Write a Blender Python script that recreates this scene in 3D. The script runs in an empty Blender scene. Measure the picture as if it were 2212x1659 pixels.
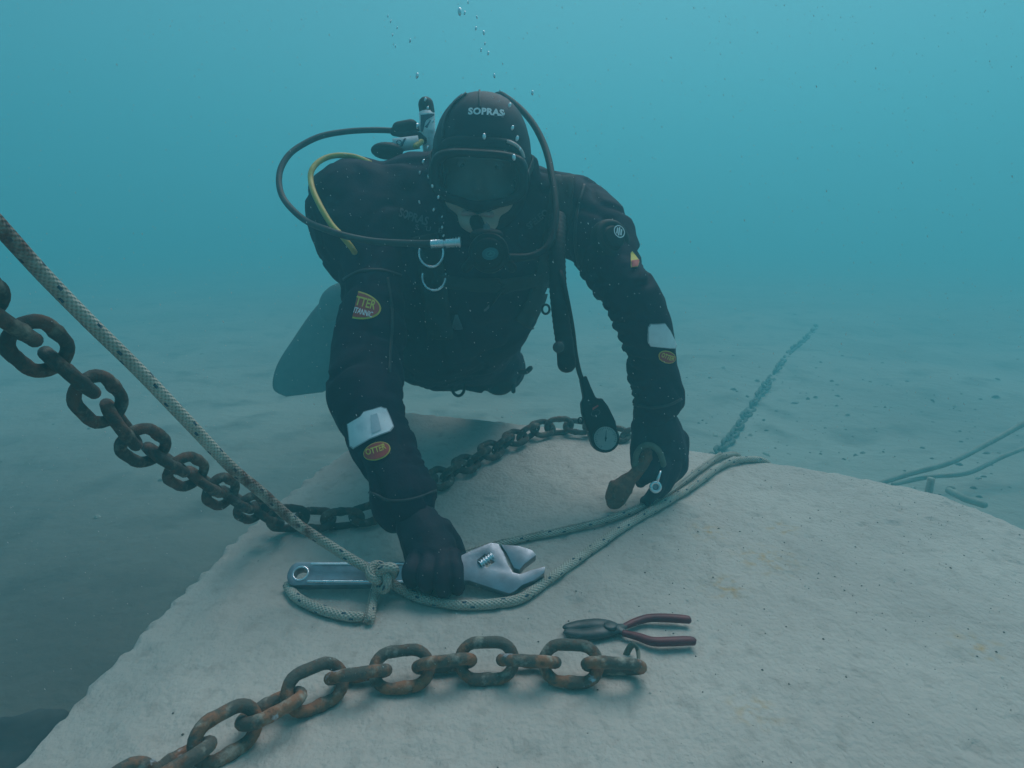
import bpy, bmesh, math, random
from mathutils import Vector, Matrix, noise
from mathutils.bvhtree import BVHTree
R = math.radians
sc = bpy.context.scene
C = sc.collection
rnd = random.Random(7)

# ------------------------------------------------------------------ camera, light, exposure
PITCH, FPX, CH = R(13.6), 1441.0, 1.15
cd = bpy.data.cameras.new('camera'); cam = bpy.data.objects.new('camera', cd); C.objects.link(cam)
cd.sensor_width = 36; cd.lens = 36*FPX/2212; cd.clip_start = .02; cd.clip_end = 400
cam.location = (0, 0, CH); cam.rotation_euler = (R(90)-PITCH, 0, 0)
sc.camera = cam

SUN_EL, SUN_AZ = R(58), R(24)          # azimuth measured from +Y towards +X
w = bpy.data.worlds.new('World'); sc.world = w; w.use_nodes = True
nt = w.node_tree; bg = nt.nodes['Background']
sky = nt.nodes.new('ShaderNodeTexSky'); sky.sky_type = 'NISHITA'; sky.sun_disc = False
sky.sun_elevation = SUN_EL; sky.sun_rotation = SUN_AZ; sky.air_density = 1.0; sky.dust_density = 2.5
mx = nt.nodes.new('ShaderNodeMix'); mx.data_type = 'RGBA'; mx.blend_type = 'MULTIPLY'; mx.inputs[0].default_value = 1
mx.inputs[7].default_value = (.84, .97, .95, 1)          # daylight after some metres of water
nt.links.new(sky.outputs[0], mx.inputs[6]); nt.links.new(mx.outputs[2], bg.inputs[0]); bg.inputs[1].default_value = .062
ld = bpy.data.lights.new('sun', 'SUN'); sun = bpy.data.objects.new('sun', ld); C.objects.link(sun)
ld.energy = 2.8; ld.angle = R(48); ld.color = (1.0, .90, .92)
sdir = Vector((math.sin(SUN_AZ)*math.cos(SUN_EL), math.cos(SUN_AZ)*math.cos(SUN_EL), math.sin(SUN_EL)))
sun.rotation_euler = (-sdir).to_track_quat('-Z', 'Y').to_euler()
sun.location = (0, 0, 3)
sc.view_settings.view_transform = 'Standard'; sc.view_settings.look = 'None'
sc.view_settings.exposure = 0.22; sc.view_settings.gamma = 1
sc.cycles.volume_bounces = 4; sc.cycles.max_bounces = 6
sc.cycles.use_denoising = True

# ------------------------------------------------------------------ helpers
cp, sp = math.cos(PITCH), math.sin(PITCH)
def ray(x, y):
    X = (x-1106)/FPX; Y = -(y-829.5)/FPX
    return Vector((X, cp+Y*sp, -sp+Y*cp))
CAM = Vector((0, 0, CH))
def V(x, y, d): return CAM + ray(x, y)*d
def G(x, y, z=.6):
    r = ray(x, y); return CAM + r*((z-CH)/r.z)
CRIGHT, CUP, CBACK = Vector((1, 0, 0)), Vector((0, sp, cp)), Vector((0, -cp, sp))
def px(n, d): return n*d/FPX

def setp(o, label=None, cat=None, group=None, kind=None):
    if label: o['label'] = label
    if cat: o['category'] = cat
    if group: o['group'] = group
    if kind: o['kind'] = kind
    return o
def origin(o):
    v = Vector((0, 0, 0))
    while o is not None:
        v += o.location; o = o.parent
    return v
def thing(name, loc, label, cat, group=None):
    o = bpy.data.objects.new(name, None); C.objects.link(o); o.location = loc
    o.empty_display_size = .05
    return setp(o, label, cat, group)
def link(name, me, mats, parent=None, smooth=True, loc=None):
    """me is in world coordinates (or local when loc is given)"""
    o = bpy.data.objects.new(name, me); C.objects.link(o)
    for m in (mats if isinstance(mats, (list, tuple)) else [mats]): me.materials.append(m)
    if parent is not None:
        o.parent = parent; off = origin(parent)
        me.transform(Matrix.Translation(-off))
    if smooth:
        me.polygons.foreach_set('use_smooth', [True]*len(me.polygons))
    return o
def rebase(o, p):
    """move a top-level mesh's origin to p without moving the mesh"""
    o.data.transform(Matrix.Translation(-Vector(p))); o.location = p
    return o
class MB:
    def __init__(s): s.v, s.f, s.m, s.uv = [], [], [], []
    def add(s, vs, fs, mi=0, uvs=None):
        b = len(s.v); s.v += [Vector(q) for q in vs]
        s.uv += uvs if uvs else [(0, 0)]*len(vs)
        for q in fs: s.f.append([b+i for i in q]); s.m.append(mi)
        return s
    def mesh(s, name='m'):
        me = bpy.data.meshes.new(name); me.from_pydata(s.v, [], s.f); me.update()
        me.polygons.foreach_set('material_index', s.m)
        ul = me.uv_layers.new(name='UVMap')
        for l in me.loops: ul.data[l.index].uv = s.uv[l.vertex_index]
        return me
    def obj(s, name, mats, parent=None, smooth=True): return link(name, s.mesh(name), mats, parent, smooth)

def spline(pts, n=8):
    """Catmull-Rom through tuples of any length"""
    P = [Vector(p) if not isinstance(p, Vector) else p for p in pts]
    P = [tuple(p) for p in P]
    out = []
    for i in range(len(P)-1):
        p0, p1, p2, p3 = P[max(i-1, 0)], P[i], P[i+1], P[min(i+2, len(P)-1)]
        for k in range(n):
            t = k/n
            out.append(tuple(.5*((2*b)+(-a+c)*t+(2*a-5*b+4*c-d)*t*t+(-a+3*b-3*c+d)*t**3) for a, b, c, d in zip(p0, p1, p2, p3)))
    out.append(P[-1]); return out
def resample(pts, step):
    P = [Vector(p[:3]) for p in pts]; out = [P[0].copy()]; acc = 0
    for a, b in zip(P, P[1:]):
        L = (b-a).length; 
        if L < 1e-9: continue
        t = step-acc
        while t <= L:
            out.append(a.lerp(b, t/L)); t += step
        acc = L-(t-step)
    return out
def tube(mb, pts, rad, n=12, closed=False, cap=True, mi=0, flat=1.0, ref=None):
    P = [Vector(p[:3]) for p in pts]; N = len(P)
    rr = rad if isinstance(rad, (list, tuple)) else [rad]*N
    T = []
    for i in range(N):
        a = P[(i-1) % N] if closed else P[max(i-1, 0)]; b = P[(i+1) % N] if closed else P[min(i+1, N-1)]
        d = (b-a); T.append(d.normalized() if d.length > 1e-9 else Vector((0, 0, 1)))
    u = Vector(ref) if ref is not None else T[0].orthogonal(); vs, uv, s = [], [], 0
    for i in range(N):
        u = (u - T[i]*u.dot(T[i])).normalized(); v = T[i].cross(u)
        if i: s += (P[i]-P[i-1]).length
        for k in range(n):
            a = 2*math.pi*k/n
            vs.append(P[i] + u*math.cos(a)*rr[i]*flat + v*math.sin(a)*rr[i]); uv.append((k/n, s))
    fs = []
    for i in range(N if closed else N-1):
        j = (i+1) % N
        for k in range(n):
            k2 = (k+1) % n; fs.append([i*n+k, i*n+k2, j*n+k2, j*n+k])
    if cap and not closed:
        fs.append([k for k in range(n)][::-1]); fs.append([(N-1)*n+k for k in range(n)])
    mb.add(vs, fs, mi, uv); return mb
def rounded_tube(mb, pts, r, n=12, mi=0, flat=1.0, ref=None):
    """tube with rounded ends"""
    P = [Vector(p[:3]) for p in pts]
    a = (P[0]-P[1]).normalized(); b = (P[-1]-P[-2]).normalized()
    pp, rr = [], []
    for t in (0.98, .85, .6, .3): pp.append(P[0]+a*r*t); rr.append(r*math.sqrt(1-t*t))
    pp += P; rr += [r]*len(P)
    for t in (.3, .6, .85, 0.98): pp.append(P[-1]+b*r*t); rr.append(r*math.sqrt(1-t*t))
    return tube(mb, pp, rr, n, mi=mi, flat=flat, ref=ref)
def ellipsoid(mb, c, ax, ay, az, nu=20, nv=12, mi=0):
    c = Vector(c); vs = [c+az]; 
    for i in range(1, nv):
        t = math.pi*i/nv
        for k in range(nu):
            a = 2*math.pi*k/nu
            vs.append(c + ax*math.sin(t)*math.cos(a) + ay*math.sin(t)*math.sin(a) + az*math.cos(t))
    vs.append(c-az); fs = []
    for k in range(nu): fs.append([0, 1+k, 1+(k+1) % nu])
    for i in range(nv-2):
        for k in range(nu):
            a = 1+i*nu+k; b = 1+i*nu+(k+1) % nu; fs.append([a, a+nu, b+nu, b])
    L = len(vs)-1; o = 1+(nv-2)*nu
    for k in range(nu): fs.append([L, o+(k+1) % nu, o+k])
    mb.add(vs, fs, mi); return mb
def ball(mb, c, r, **k):
    return ellipsoid(mb, c, Vector((r, 0, 0)), Vector((0, r, 0)), Vector((0, 0, r)), **k)
def lathe(mb, p0, axis, prof, n=20, mi=0):
    """profile [(distance along axis, radius)]"""
    ax = Vector(axis).normalized(); p0 = Vector(p0)
    pts = [p0+ax*a for a, r in prof]; u = ax.orthogonal().normalized(); v = ax.cross(u)
    vs = []
    for p, (a, r) in zip(pts, prof):
        for k in range(n):
            t = 2*math.pi*k/n; vs.append(p+u*math.cos(t)*r+v*math.sin(t)*r)
    fs = []
    for i in range(len(prof)-1):
        for k in range(n):
            k2 = (k+1) % n; fs.append([i*n+k, i*n+k2, (i+1)*n+k2, (i+1)*n+k])
    fs.append([k for k in range(n)][::-1]); fs.append([(len(prof)-1)*n+k for k in range(n)])
    mb.add(vs, fs, mi); return mb
def bevel(o, wdt, seg=2):
    bm = bmesh.new(); bm.from_mesh(o.data)
    bmesh.ops.remove_doubles(bm, verts=bm.verts, dist=1e-6)
    es = [e for e in bm.edges if len(e.link_faces) == 2 and e.calc_face_angle(0) > R(35)]
    bmesh.ops.bevel(bm, geom=es, offset=wdt, segments=seg, affect='EDGES', profile=.6)
    bm.to_mesh(o.data); bm.free(); o.data.update()
    return o
def shade_auto(o, ang=40):
    bm = bmesh.new(); bm.from_mesh(o.data)
    for e in bm.edges: e.smooth = not (len(e.link_faces) == 2 and e.calc_face_angle(0) > R(ang))
    for f in bm.faces: f.smooth = True
    bm.to_mesh(o.data); bm.free(); return o
def extrude_poly(outer, holes, M, th):
    """2-D outline with holes -> solid of thickness th, mapped by matrix M (local xy plane, z up)"""
    bm = bmesh.new(); es = []
    for lp in [outer]+holes:
        vs = [bm.verts.new((x, y, 0)) for x, y in lp]
        es += [bm.edges.new((vs[i], vs[(i+1) % len(vs)])) for i in range(len(vs))]
    bmesh.ops.triangle_fill(bm, use_beauty=True, use_dissolve=False, edges=es, normal=(0, 0, 1))
    r = bmesh.ops.extrude_face_region(bm, geom=list(bm.faces))
    bmesh.ops.translate(bm, verts=[g for g in r['geom'] if isinstance(g, bmesh.types.BMVert)], vec=(0, 0, th))
    bmesh.ops.recalc_face_normals(bm, faces=bm.faces)
    bmesh.ops.dissolve_limit(bm, angle_limit=R(1), verts=bm.verts, edges=bm.edges)
    bm.transform(M); me = bpy.data.meshes.new('m'); bm.to_mesh(me); bm.free(); return me
def remesh(mb, voxel, it=5, fac=.5):
    me = mb.mesh('tmp'); o = bpy.data.objects.new('tmp', me); C.objects.link(o)
    m = o.modifiers.new('r', 'REMESH'); m.mode = 'VOXEL'; m.voxel_size = voxel
    if it:
        s = o.modifiers.new('s', 'SMOOTH'); s.factor = fac; s.iterations = it
    dg = bpy.context.evaluated_depsgraph_get(); out = bpy.data.meshes.new_from_object(o.evaluated_get(dg))
    bpy.data.objects.remove(o); bpy.data.meshes.remove(me); return out
def chain_blob(mb, pts, n=6, squash=None):
    """pts (x, y, depth, radius in px): overlapping balls along a smooth line"""
    for x, y, d, r in spline(pts, n):
        ball(mb, V(x, y, d), px(r, d), nu=18, nv=11)
def nz(v, s, o=0): return noise.noise((v.x*s+o, v.y*s+o*1.7, v.z*s-o))
def bvh_of(objs):
    vs, fs = [], []
    for o in objs:
        b = len(vs); off = origin(o)
        vs += [q.co+off for q in o.data.vertices]; fs += [[b+i for i in p.vertices] for p in o.data.polygons]
    return BVHTree.FromPolygons(vs, fs)

# ------------------------------------------------------------------ materials
def mat(name, c1, c2=None, scale=20, rough=.7, metal=0.0, bump=0.0, bscale=None, detail=5, thr=(.35, .65), c3=None, s3=6, thr3=(.55, .7),
        spec=.5, stretch=(1, 1, 1), rough2=None, bdist=.004, coat=0):
    m = bpy.data.materials.new(name); m.use_nodes = True; t = m.node_tree; N = t.nodes; L = t.links
    b = N['Principled BSDF']; b.inputs['Base Color'].default_value = (*c1, 1); b.inputs['Roughness'].default_value = rough
    b.inputs['Metallic'].default_value = metal; b.inputs['Specular IOR Level'].default_value = spec
    if coat: b.inputs['Coat Weight'].default_value = coat
    tc = N.new('ShaderNodeTexCoord'); mp = N.new('ShaderNodeMapping'); mp.inputs['Scale'].default_value = stretch
    L.new(tc.outputs['Object'], mp.inputs['Vector'])
    def nse(s, d=detail):
        n = N.new('ShaderNodeTexNoise'); n.inputs['Scale'].default_value = s; n.inputs['Detail'].default_value = d
        L.new(mp.outputs[0], n.inputs['Vector']); return n
    def rmp(src, lo, hi):
        r = N.new('ShaderNodeMapRange'); r.inputs['From Min'].default_value = lo; r.inputs['From Max'].default_value = hi
        L.new(src, r.inputs['Value']); return r.outputs[0]
    col = None
    if c2:
        n = nse(scale); f = rmp(n.outputs['Fac'], *thr)
        x = N.new('ShaderNodeMix'); x.data_type = 'RGBA'; x.inputs[6].default_value = (*c1, 1); x.inputs[7].default_value = (*c2, 1)
        L.new(f, x.inputs[0]); col = x.outputs[2]
        if rough2 is not None:
            q = N.new('ShaderNodeMapRange'); q.inputs['To Min'].default_value = rough; q.inputs['To Max'].default_value = rough2
            L.new(f, q.inputs['Value']); L.new(q.outputs[0], b.inputs['Roughness'])
    if c3:
        n = nse(s3); f = rmp(n.outputs['Fac'], *thr3)
        x = N.new('ShaderNodeMix'); x.data_type = 'RGBA'; x.inputs[7].default_value = (*c3, 1)
        if col: L.new(col, x.inputs[6])
        else: x.inputs[6].default_value = (*c1, 1)
        L.new(f, x.inputs[0]); col = x.outputs[2]
    if col: L.new(col, b.inputs['Base Color'])
    if bump:
        n = nse(bscale or scale*3, 8); bp = N.new('ShaderNodeBump'); bp.inputs['Strength'].default_value = bump; bp.inputs['Distance'].default_value = bdist
        L.new(n.outputs['Fac'], bp.inputs['Height']); L.new(bp.outputs[0], b.inputs['Normal'])
    m['nodes'] = 1
    return m

M = {}
M['suit'] = mat('drysuit_fabric', (.011, .008, .021), (.016, .012, .031), 9, .78, bump=.5, bscale=260, spec=.2, bdist=.0015)
M['hood'] = mat('hood_neoprene', (.009, .007, .017), (.013, .011, .023), 14, .62, bump=.3, bscale=300, spec=.4, bdist=.001)
M['glove'] = mat('glove_neoprene', (.011, .008, .020), (.017, .013, .029), 30, .7, bump=.5, bscale=220, spec=.35, bdist=.0015)
M['rubber'] = mat('black_rubber', (.006, .007, .010), (.011, .012, .016), 25, .6, spec=.25)
M['rubber_grey'] = mat('worn_rubber', (.03, .032, .035), (.05, .052, .055), 30, .6)
M['web'] = mat('webbing', (.011, .012, .015), (.02, .021, .025), 60, .8, bump=.5, bscale=400, bdist=.001)
M['skin'] = mat('skin', (.62, .49, .41), (.54, .42, .35), 30, .5, bump=.15, bscale=200, bdist=.001)
M['lip'] = mat('lips', (.62, .33, .31), None, rough=.45)
M['eye'] = mat('eye_white', (.55, .53, .5), None, rough=.2)
M['iris'] = mat('iris', (.03, .03, .03), None, rough=.15)
M['mask_frame'] = mat('mask_frame', (.011, .011, .014), (.016, .016, .02), 20, .45, spec=.3)
M['skirt'] = mat('mask_skirt', (.022, .022, .027), (.035, .034, .038), 20, .45, spec=.3)
M['pink'] = mat('pale_edge_highlight', (.62, .46, .43), (.7, .6, .57), 60, .35)  # pale colour standing in for a highlight on the skirt edge
M['plastic'] = mat('black_plastic', (.006, .007, .010), (.010, .011, .015), 20, .5, spec=.25)
M['chrome'] = mat('chrome', (.90, .93, .96), (.8, .84, .88), 40, .22, 1.0, rough2=.34)
M['steel'] = mat('dull_steel', (.34, .385, .43), (.24, .275, .31), 45, .36, .95, bump=.2, bscale=200, rough2=.48, bdist=.0008)
M['white'] = mat('white_print', (.86, .87, .88), (.76, .78, .80), 90, .6)
M['reflect'] = mat('grey_print', (.13, .14, .155), (.07, .075, .085), 160, .5)
M['patch_white'] = mat('reflective_panel', (.86, .88, .90), (.74, .77, .80), 55, .5, thr=(.4, .75), c3=(.60, .66, .70), s3=25, thr3=(.6, .72))
M['patch_edge'] = mat('panel_edge', (.40, .43, .46), None, rough=.6)
M['patch_band'] = mat('panel_band', (.42, .51, .56), (.5, .57, .62), 80, rough=.6)
M['red'] = mat('badge_red', (.50, .05, .04), (.42, .045, .035), 120, .6)
M['yellow'] = mat('badge_yellow', (.80, .62, .08), (.70, .54, .07), 150, .6)
M['hose_yellow'] = mat('yellow_hose', (.66, .48, .10), (.56, .40, .09), 60, .5)
M['teal'] = mat('teal_print', (.03, .16, .19), (.02, .11, .135), 120, .5)
M['gold'] = mat('gold_print', (.10, .07, .02), (.06, .045, .015), 200, .5)
M['dial'] = mat('dial_face', (.36, .38, .36), (.30, .32, .31), 60, .4)
M['dial_dark'] = mat('dial_mark', (.03, .03, .03), None, rough=.5)
M['stone'] = mat('concrete_block', (.46, .42, .375), (.57, .525, .465), 4, .92, bump=.75, bscale=130, thr=(.3, .7), c3=(.41, .372, .328), s3=40, thr3=(.52, .76), stretch=(1, .8, 1), bdist=.006)
M['pliers_red'] = mat('red_grip', (.17, .012, .02), (.10, .012, .022), 60, .5)
M['pliers_steel'] = mat('dark_tool_steel', (.06, .075, .075), (.10, .115, .115), 70, .5, .5, bump=.3, bscale=200, bdist=.001)
M['seabed'] = mat('silt', (.31, .30, .255), (.41, .40, .34), .9, .95, bump=.6, bscale=14, thr=(.35, .65), c3=(.22, .213, .18), s3=3.4, thr3=(.52, .72), bdist=.03)
M['rock'] = mat('dark_rock', (.035, .04, .04), (.07, .075, .07), 12, .9, bump=.6, bscale=40)
M['seachain'] = mat('weedy_chain', (.10, .10, .082), (.19, .185, .155), 30, .9, bump=.8, bscale=120)
M['silt'] = mat('silt_flake', (.62, .64, .62), None, rough=.8)
M['grain_dark'] = mat('dark_grain', (.16, .15, .13), (.10, .095, .085), 30, .9)
M['grain_pale'] = mat('pale_grain', (.60, .58, .53), None, rough=.9)

def rust_mat(name, base, rust, pale, shiny):
    m = bpy.data.materials.new(name); m.use_nodes = True; t = m.node_tree; N, L = t.nodes, t.links; b = N['Principled BSDF']
    tc = N.new('ShaderNodeTexCoord'); oi = N.new('ShaderNodeObjectInfo')
    add = N.new('ShaderNodeVectorMath'); add.operation = 'ADD'; ml = N.new('ShaderNodeVectorMath'); ml.operation = 'SCALE'; ml.inputs['Scale'].default_value = 1
    cmb = N.new('ShaderNodeCombineXYZ'); k = N.new('ShaderNodeMath'); k.operation = 'MULTIPLY'; k.inputs[1].default_value = 37
    L.new(oi.outputs['Random'], k.inputs[0]); [L.new(k.outputs[0], cmb.inputs[i]) for i in range(3)]
    L.new(tc.outputs['Object'], add.inputs[0]); L.new(cmb.outputs[0], add.inputs[1])
    def nse(s, d=6):
        n = N.new('ShaderNodeTexNoise'); n.inputs['Scale'].default_value = s; n.inputs['Detail'].default_value = d; n.inputs['Roughness'].default_value = .62
        L.new(add.outputs[0], n.inputs['Vector']); return n.outputs['Fac']
    def rmp(src, lo, hi):
        r = N.new('ShaderNodeMapRange'); r.inputs['From Min'].default_value = lo; r.inputs['From Max'].default_value = hi; L.new(src, r.inputs['Value']); return r.outputs[0]
    def mix(f, a, c):
        x = N.new('ShaderNodeMix'); x.data_type = 'RGBA'; L.new(f, x.inputs[0])
        if isinstance(a, tuple): x.inputs[6].default_value = (*a, 1)
        else: L.new(a, x.inputs[6])
        x.inputs[7].default_value = (*c, 1); return x.outputs[2]
    c = mix(rmp(nse(30), .48, .57), base, rust)
    c = mix(rmp(nse(70), .56, .66), c, tuple(v*.45 for v in rust))
    c = mix(rmp(nse(44), .54, .70), c, pale)
    sh = rmp(nse(32, 4), .64, .70)
    if shiny:
        c = mix(sh, c, (.55, .60, .66)); L.new(sh, b.inputs['Metallic'])
        q = N.new('ShaderNodeMapRange'); q.inputs['To Min'].default_value = .75; q.inputs['To Max'].default_value = .3; L.new(sh, q.inputs['Value']); L.new(q.outputs[0], b.inputs['Roughness'])
    else: b.inputs['Roughness'].default_value = .85
    L.new(c, b.inputs['Base Color'])
    bp = N.new('ShaderNodeBump'); bp.inputs['Strength'].default_value = .9; bp.inputs['Distance'].default_value = .0035
    L.new(nse(120, 8), bp.inputs['Height']); L.new(bp.outputs[0], b.inputs['Normal'])
    return m
M['rust_a'] = rust_mat('worn_rusty_iron', (.11, .10, .08), (.33, .14, .07), (.42, .39, .32), True)
M['rust_b'] = rust_mat('dark_rusty_iron', (.052, .050, .042), (.135, .068, .045), (.22, .20, .155), False)
M['rust_c'] = rust_mat('shackle_rust', (.22, .085, .055), (.32, .11, .06), (.20, .14, .10), False)
M['algae'] = mat('algae_iron', (.11, .125, .095), (.17, .175, .135), 60, .85, bump=.6, bscale=150)

def rope_mat():
    m = bpy.data.materials.new('braided_rope'); m.use_nodes = True; t = m.node_tree; N, L = t.nodes, t.links; b = N['Principled BSDF']
    b.inputs['Roughness'].default_value = .85
    uv = N.new('ShaderNodeUVMap'); sep = N.new('ShaderNodeSeparateXYZ'); L.new(uv.outputs[0], sep.inputs[0])
    def mth(op, a, c=None):
        n = N.new('ShaderNodeMath'); n.operation = op
        for i, q in enumerate((a, c)):
            if q is None: continue
            if isinstance(q, (int, float)): n.inputs[i].default_value = q
            else: L.new(q, n.inputs[i])
        return n.outputs[0]
    u, v = sep.outputs[0], sep.outputs[1]
    A = mth('MULTIPLY', u, 2*math.pi*9); B = mth('MULTIPLY', v, 2*math.pi*150)
    s1 = mth('SINE', mth('ADD', A, B)); s2 = mth('SINE', mth('SUBTRACT', A, B))
    h = mth('MULTIPLY', mth('ADD', s1, s2), .5)
    # paired tracer flecks along the rope
    def fleck(du, dv, per):
        uu = mth('ABSOLUTE', mth('SUBTRACT', mth('FRACT', mth('ADD', u, mth('ADD', mth('MULTIPLY', mth('FLOOR', mth('DIVIDE', mth('ADD', v, dv), per)), .21), du))), .5))
        vv = mth('ABSOLUTE', mth('SUBTRACT', mth('FRACT', mth('DIVIDE', mth('ADD', v, dv), per)), .5))
        return mth('MULTIPLY', mth('LESS_THAN', uu, .035), mth('LESS_THAN', vv, .0032/per))
    fl = mth('MAXIMUM', mth('MAXIMUM', fleck(.0, .0, .044), fleck(.16, .012, .044)), mth('MAXIMUM', fleck(.5, .004, .044), fleck(.66, .016, .044)))
    tc = N.new('ShaderNodeTexCoord')
    def nse(s, lo, hi):
        n = N.new('ShaderNodeTexNoise'); n.inputs['Scale'].default_value = s; n.inputs['Detail'].default_value = 5; L.new(tc.outputs['Object'], n.inputs['Vector'])
        r = N.new('ShaderNodeMapRange'); r.inputs['From Min'].default_value = lo; r.inputs['From Max'].default_value = hi; L.new(n.outputs[0], r.inputs[0]); return r.outputs[0]
    def mix(f, a, c):
        x = N.new('ShaderNodeMix'); x.data_type = 'RGBA'; L.new(f, x.inputs[0]) if not isinstance(f, float) else None
        if isinstance(a, tuple): x.inputs[6].default_value = (*a, 1)
        else: L.new(a, x.inputs[6])
        x.inputs[7].default_value = (*c, 1); return x.outputs[2]
    c = mix(nse(25, .35, .7), (.60, .565, .48), (.42, .39, .325))
    hm = N.new('ShaderNodeMapRange'); hm.inputs['From Min'].default_value = -.2; hm.inputs['From Max'].default_value = -.9; hm.inputs['To Max'].default_value = .5; L.new(h, hm.inputs[0])
    c = mix(hm.outputs[0], c, (.20, .19, .155))
    c = mix(fl, c, (.05, .10, .14))
    # rust rubbed off the chain onto one stretch
    at = N.new('ShaderNodeAttribute'); at.attribute_name = 'rust'
    rf = mth('MULTIPLY', at.outputs['Fac'], nse(60, .3, .6))
    c = mix(rf, c, (.16, .065, .045))
    L.new(c, b.inputs['Base Color'])
    bp = N.new('ShaderNodeBump'); bp.inputs['Strength'].default_value = .9; bp.inputs['Distance'].default_value = .0012
    L.new(h, bp.inputs['Height']); L.new(bp.outputs[0], b.inputs['Normal'])
    return m
M['rope'] = rope_mat(); M['old_rope'] = mat('silted_rope', (.38, .37, .31), (.28, .27, .225), 20, .95, bump=.6, bscale=120)

def lens_mat():
    m = bpy.data.materials.new('mask_glass'); m.use_nodes = True; t = m.node_tree; N, L = t.nodes, t.links
    N.remove(N['Principled BSDF']); tr = N.new('ShaderNodeBsdfTransparent'); tr.inputs[0].default_value = (.54, .58, .62, 1)
    gl = N.new('ShaderNodeBsdfGlossy'); gl.inputs['Roughness'].default_value = .08; gl.inputs[0].default_value = (.9, .95, 1, 1)
    fr = N.new('ShaderNodeFresnel'); fr.inputs[0].default_value = 1.4; mxs = N.new('ShaderNodeMixShader')
    L.new(fr.outputs[0], mxs.inputs[0]); L.new(tr.outputs[0], mxs.inputs[1]); L.new(gl.outputs[0], mxs.inputs[2]); L.new(mxs.outputs[0], N['Material Output'].inputs['Surface'])
    return m
M['lens'] = lens_mat()
def bubble_mat():
    m = mat('air_bubble', (.95, .97, 1.0), None, rough=.15); b = m.node_tree.nodes['Principled BSDF']
    b.inputs['Specular IOR Level'].default_value = 1.0; b.inputs['Metallic'].default_value = .8; b.inputs['Roughness'].default_value = .3
    return m
M['bubble'] = bubble_mat()

# ------------------------------------------------------------------ seabed
def seabed_z(x, y):
    v = Vector((x, y, 0)); r = math.hypot(x, y)
    z = nz(v, .35, 3)*.07 + nz(v, 1.3, 9)*.035 + nz(v, 4.5, 1)*.012
    if r < 9: z += nz(v, 14, 5)*.006
    if x > .8 and y > 1.5: z += max(0, nz(v, 2.2, 21))*.07        # lumpy patch on the right
    return z
mb = MB(); NA = 200; vs = []; fs = []
rings = [.3*(1.055**i) for i in range(100)]
rings = [q for q in rings if q < 60]+[60]
for i, r in enumerate(rings):
    for k in range(NA):
        a = 2*math.pi*k/NA; x, y = r*math.sin(a), 1+r*math.cos(a)
        vs.append((x, y, seabed_z(x, y)))
for i in range(len(rings)-1):
    for k in range(NA):
        k2 = (k+1) % NA; fs.append([i*NA+k, (i+1)*NA+k, (i+1)*NA+k2, i*NA+k2])
fs.append([k for k in range(NA)])
def dark_ground_vignette(m):  # corner vignette painted into the silt colour, together with darker weedy ground
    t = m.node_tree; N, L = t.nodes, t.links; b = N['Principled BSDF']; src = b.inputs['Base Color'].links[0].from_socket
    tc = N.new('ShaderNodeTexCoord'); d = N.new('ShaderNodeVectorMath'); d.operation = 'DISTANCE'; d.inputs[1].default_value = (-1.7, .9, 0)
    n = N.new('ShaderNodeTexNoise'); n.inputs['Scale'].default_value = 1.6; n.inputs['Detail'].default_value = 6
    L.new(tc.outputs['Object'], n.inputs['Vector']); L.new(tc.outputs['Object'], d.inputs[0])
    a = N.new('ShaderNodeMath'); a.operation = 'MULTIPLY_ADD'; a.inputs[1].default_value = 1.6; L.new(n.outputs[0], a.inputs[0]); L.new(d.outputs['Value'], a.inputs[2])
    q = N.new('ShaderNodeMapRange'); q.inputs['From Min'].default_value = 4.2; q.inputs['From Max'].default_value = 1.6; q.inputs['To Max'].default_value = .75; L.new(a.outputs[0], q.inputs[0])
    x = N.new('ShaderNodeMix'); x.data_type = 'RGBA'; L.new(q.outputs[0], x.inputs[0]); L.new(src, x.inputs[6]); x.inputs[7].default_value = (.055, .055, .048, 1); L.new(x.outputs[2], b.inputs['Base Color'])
dark_ground_vignette(M['seabed'])
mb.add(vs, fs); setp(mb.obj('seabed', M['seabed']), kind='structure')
# broken shell and rubble half sunk in the silt
mb = MB()
for k in range(800):
    if rnd.random() < .7: x, y = rnd.gauss(2.0, 1.0), rnd.gauss(3.6, 1.0)
    else: x, y = rnd.uniform(-5, 6), rnd.uniform(2.2, 9)
    if y < 1.9 or (x < 1 and y < 2.2): continue
    z = seabed_z(x, y); q = .004+.020*rnd.random()**4; p = Vector((x, y, z-q*.15)); a = rnd.random()*6.3
    e1 = Vector((math.cos(a), math.sin(a), rnd.uniform(-.3, .3)))*q*rnd.uniform(.8, 1.8); e2 = Vector((-math.sin(a), math.cos(a), 0))*q; e3 = Vector((0, 0, q*.6))
    mi = 0 if rnd.random() < .72 else 1
    ring = [p+e1*math.cos(t)*rnd.uniform(.6, 1.1)+e2*math.sin(t)*rnd.uniform(.6, 1.1) for t in [2*math.pi*i/7 for i in range(7)]]
    mb.add(ring+[p+e3*.9+(g-p)*.45 for g in ring]+[p+e3], [[i, (i+1) % 7, 7+(i+1) % 7, 7+i] for i in range(7)]+[[7+i, 7+(i+1) % 7, 14] for i in range(7)], mi)
setp(mb.obj('seabed_rubble', [mat('rubble_dark', (.11, .108, .09), (.17, .165, .14), 30, .95), mat('rubble_pale', (.42, .41, .35), (.33, .32, .27), 30, .95)], smooth=False), 'scattered shell and rubble half sunk in the silty seabed', 'rubble', kind='stuff')

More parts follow.
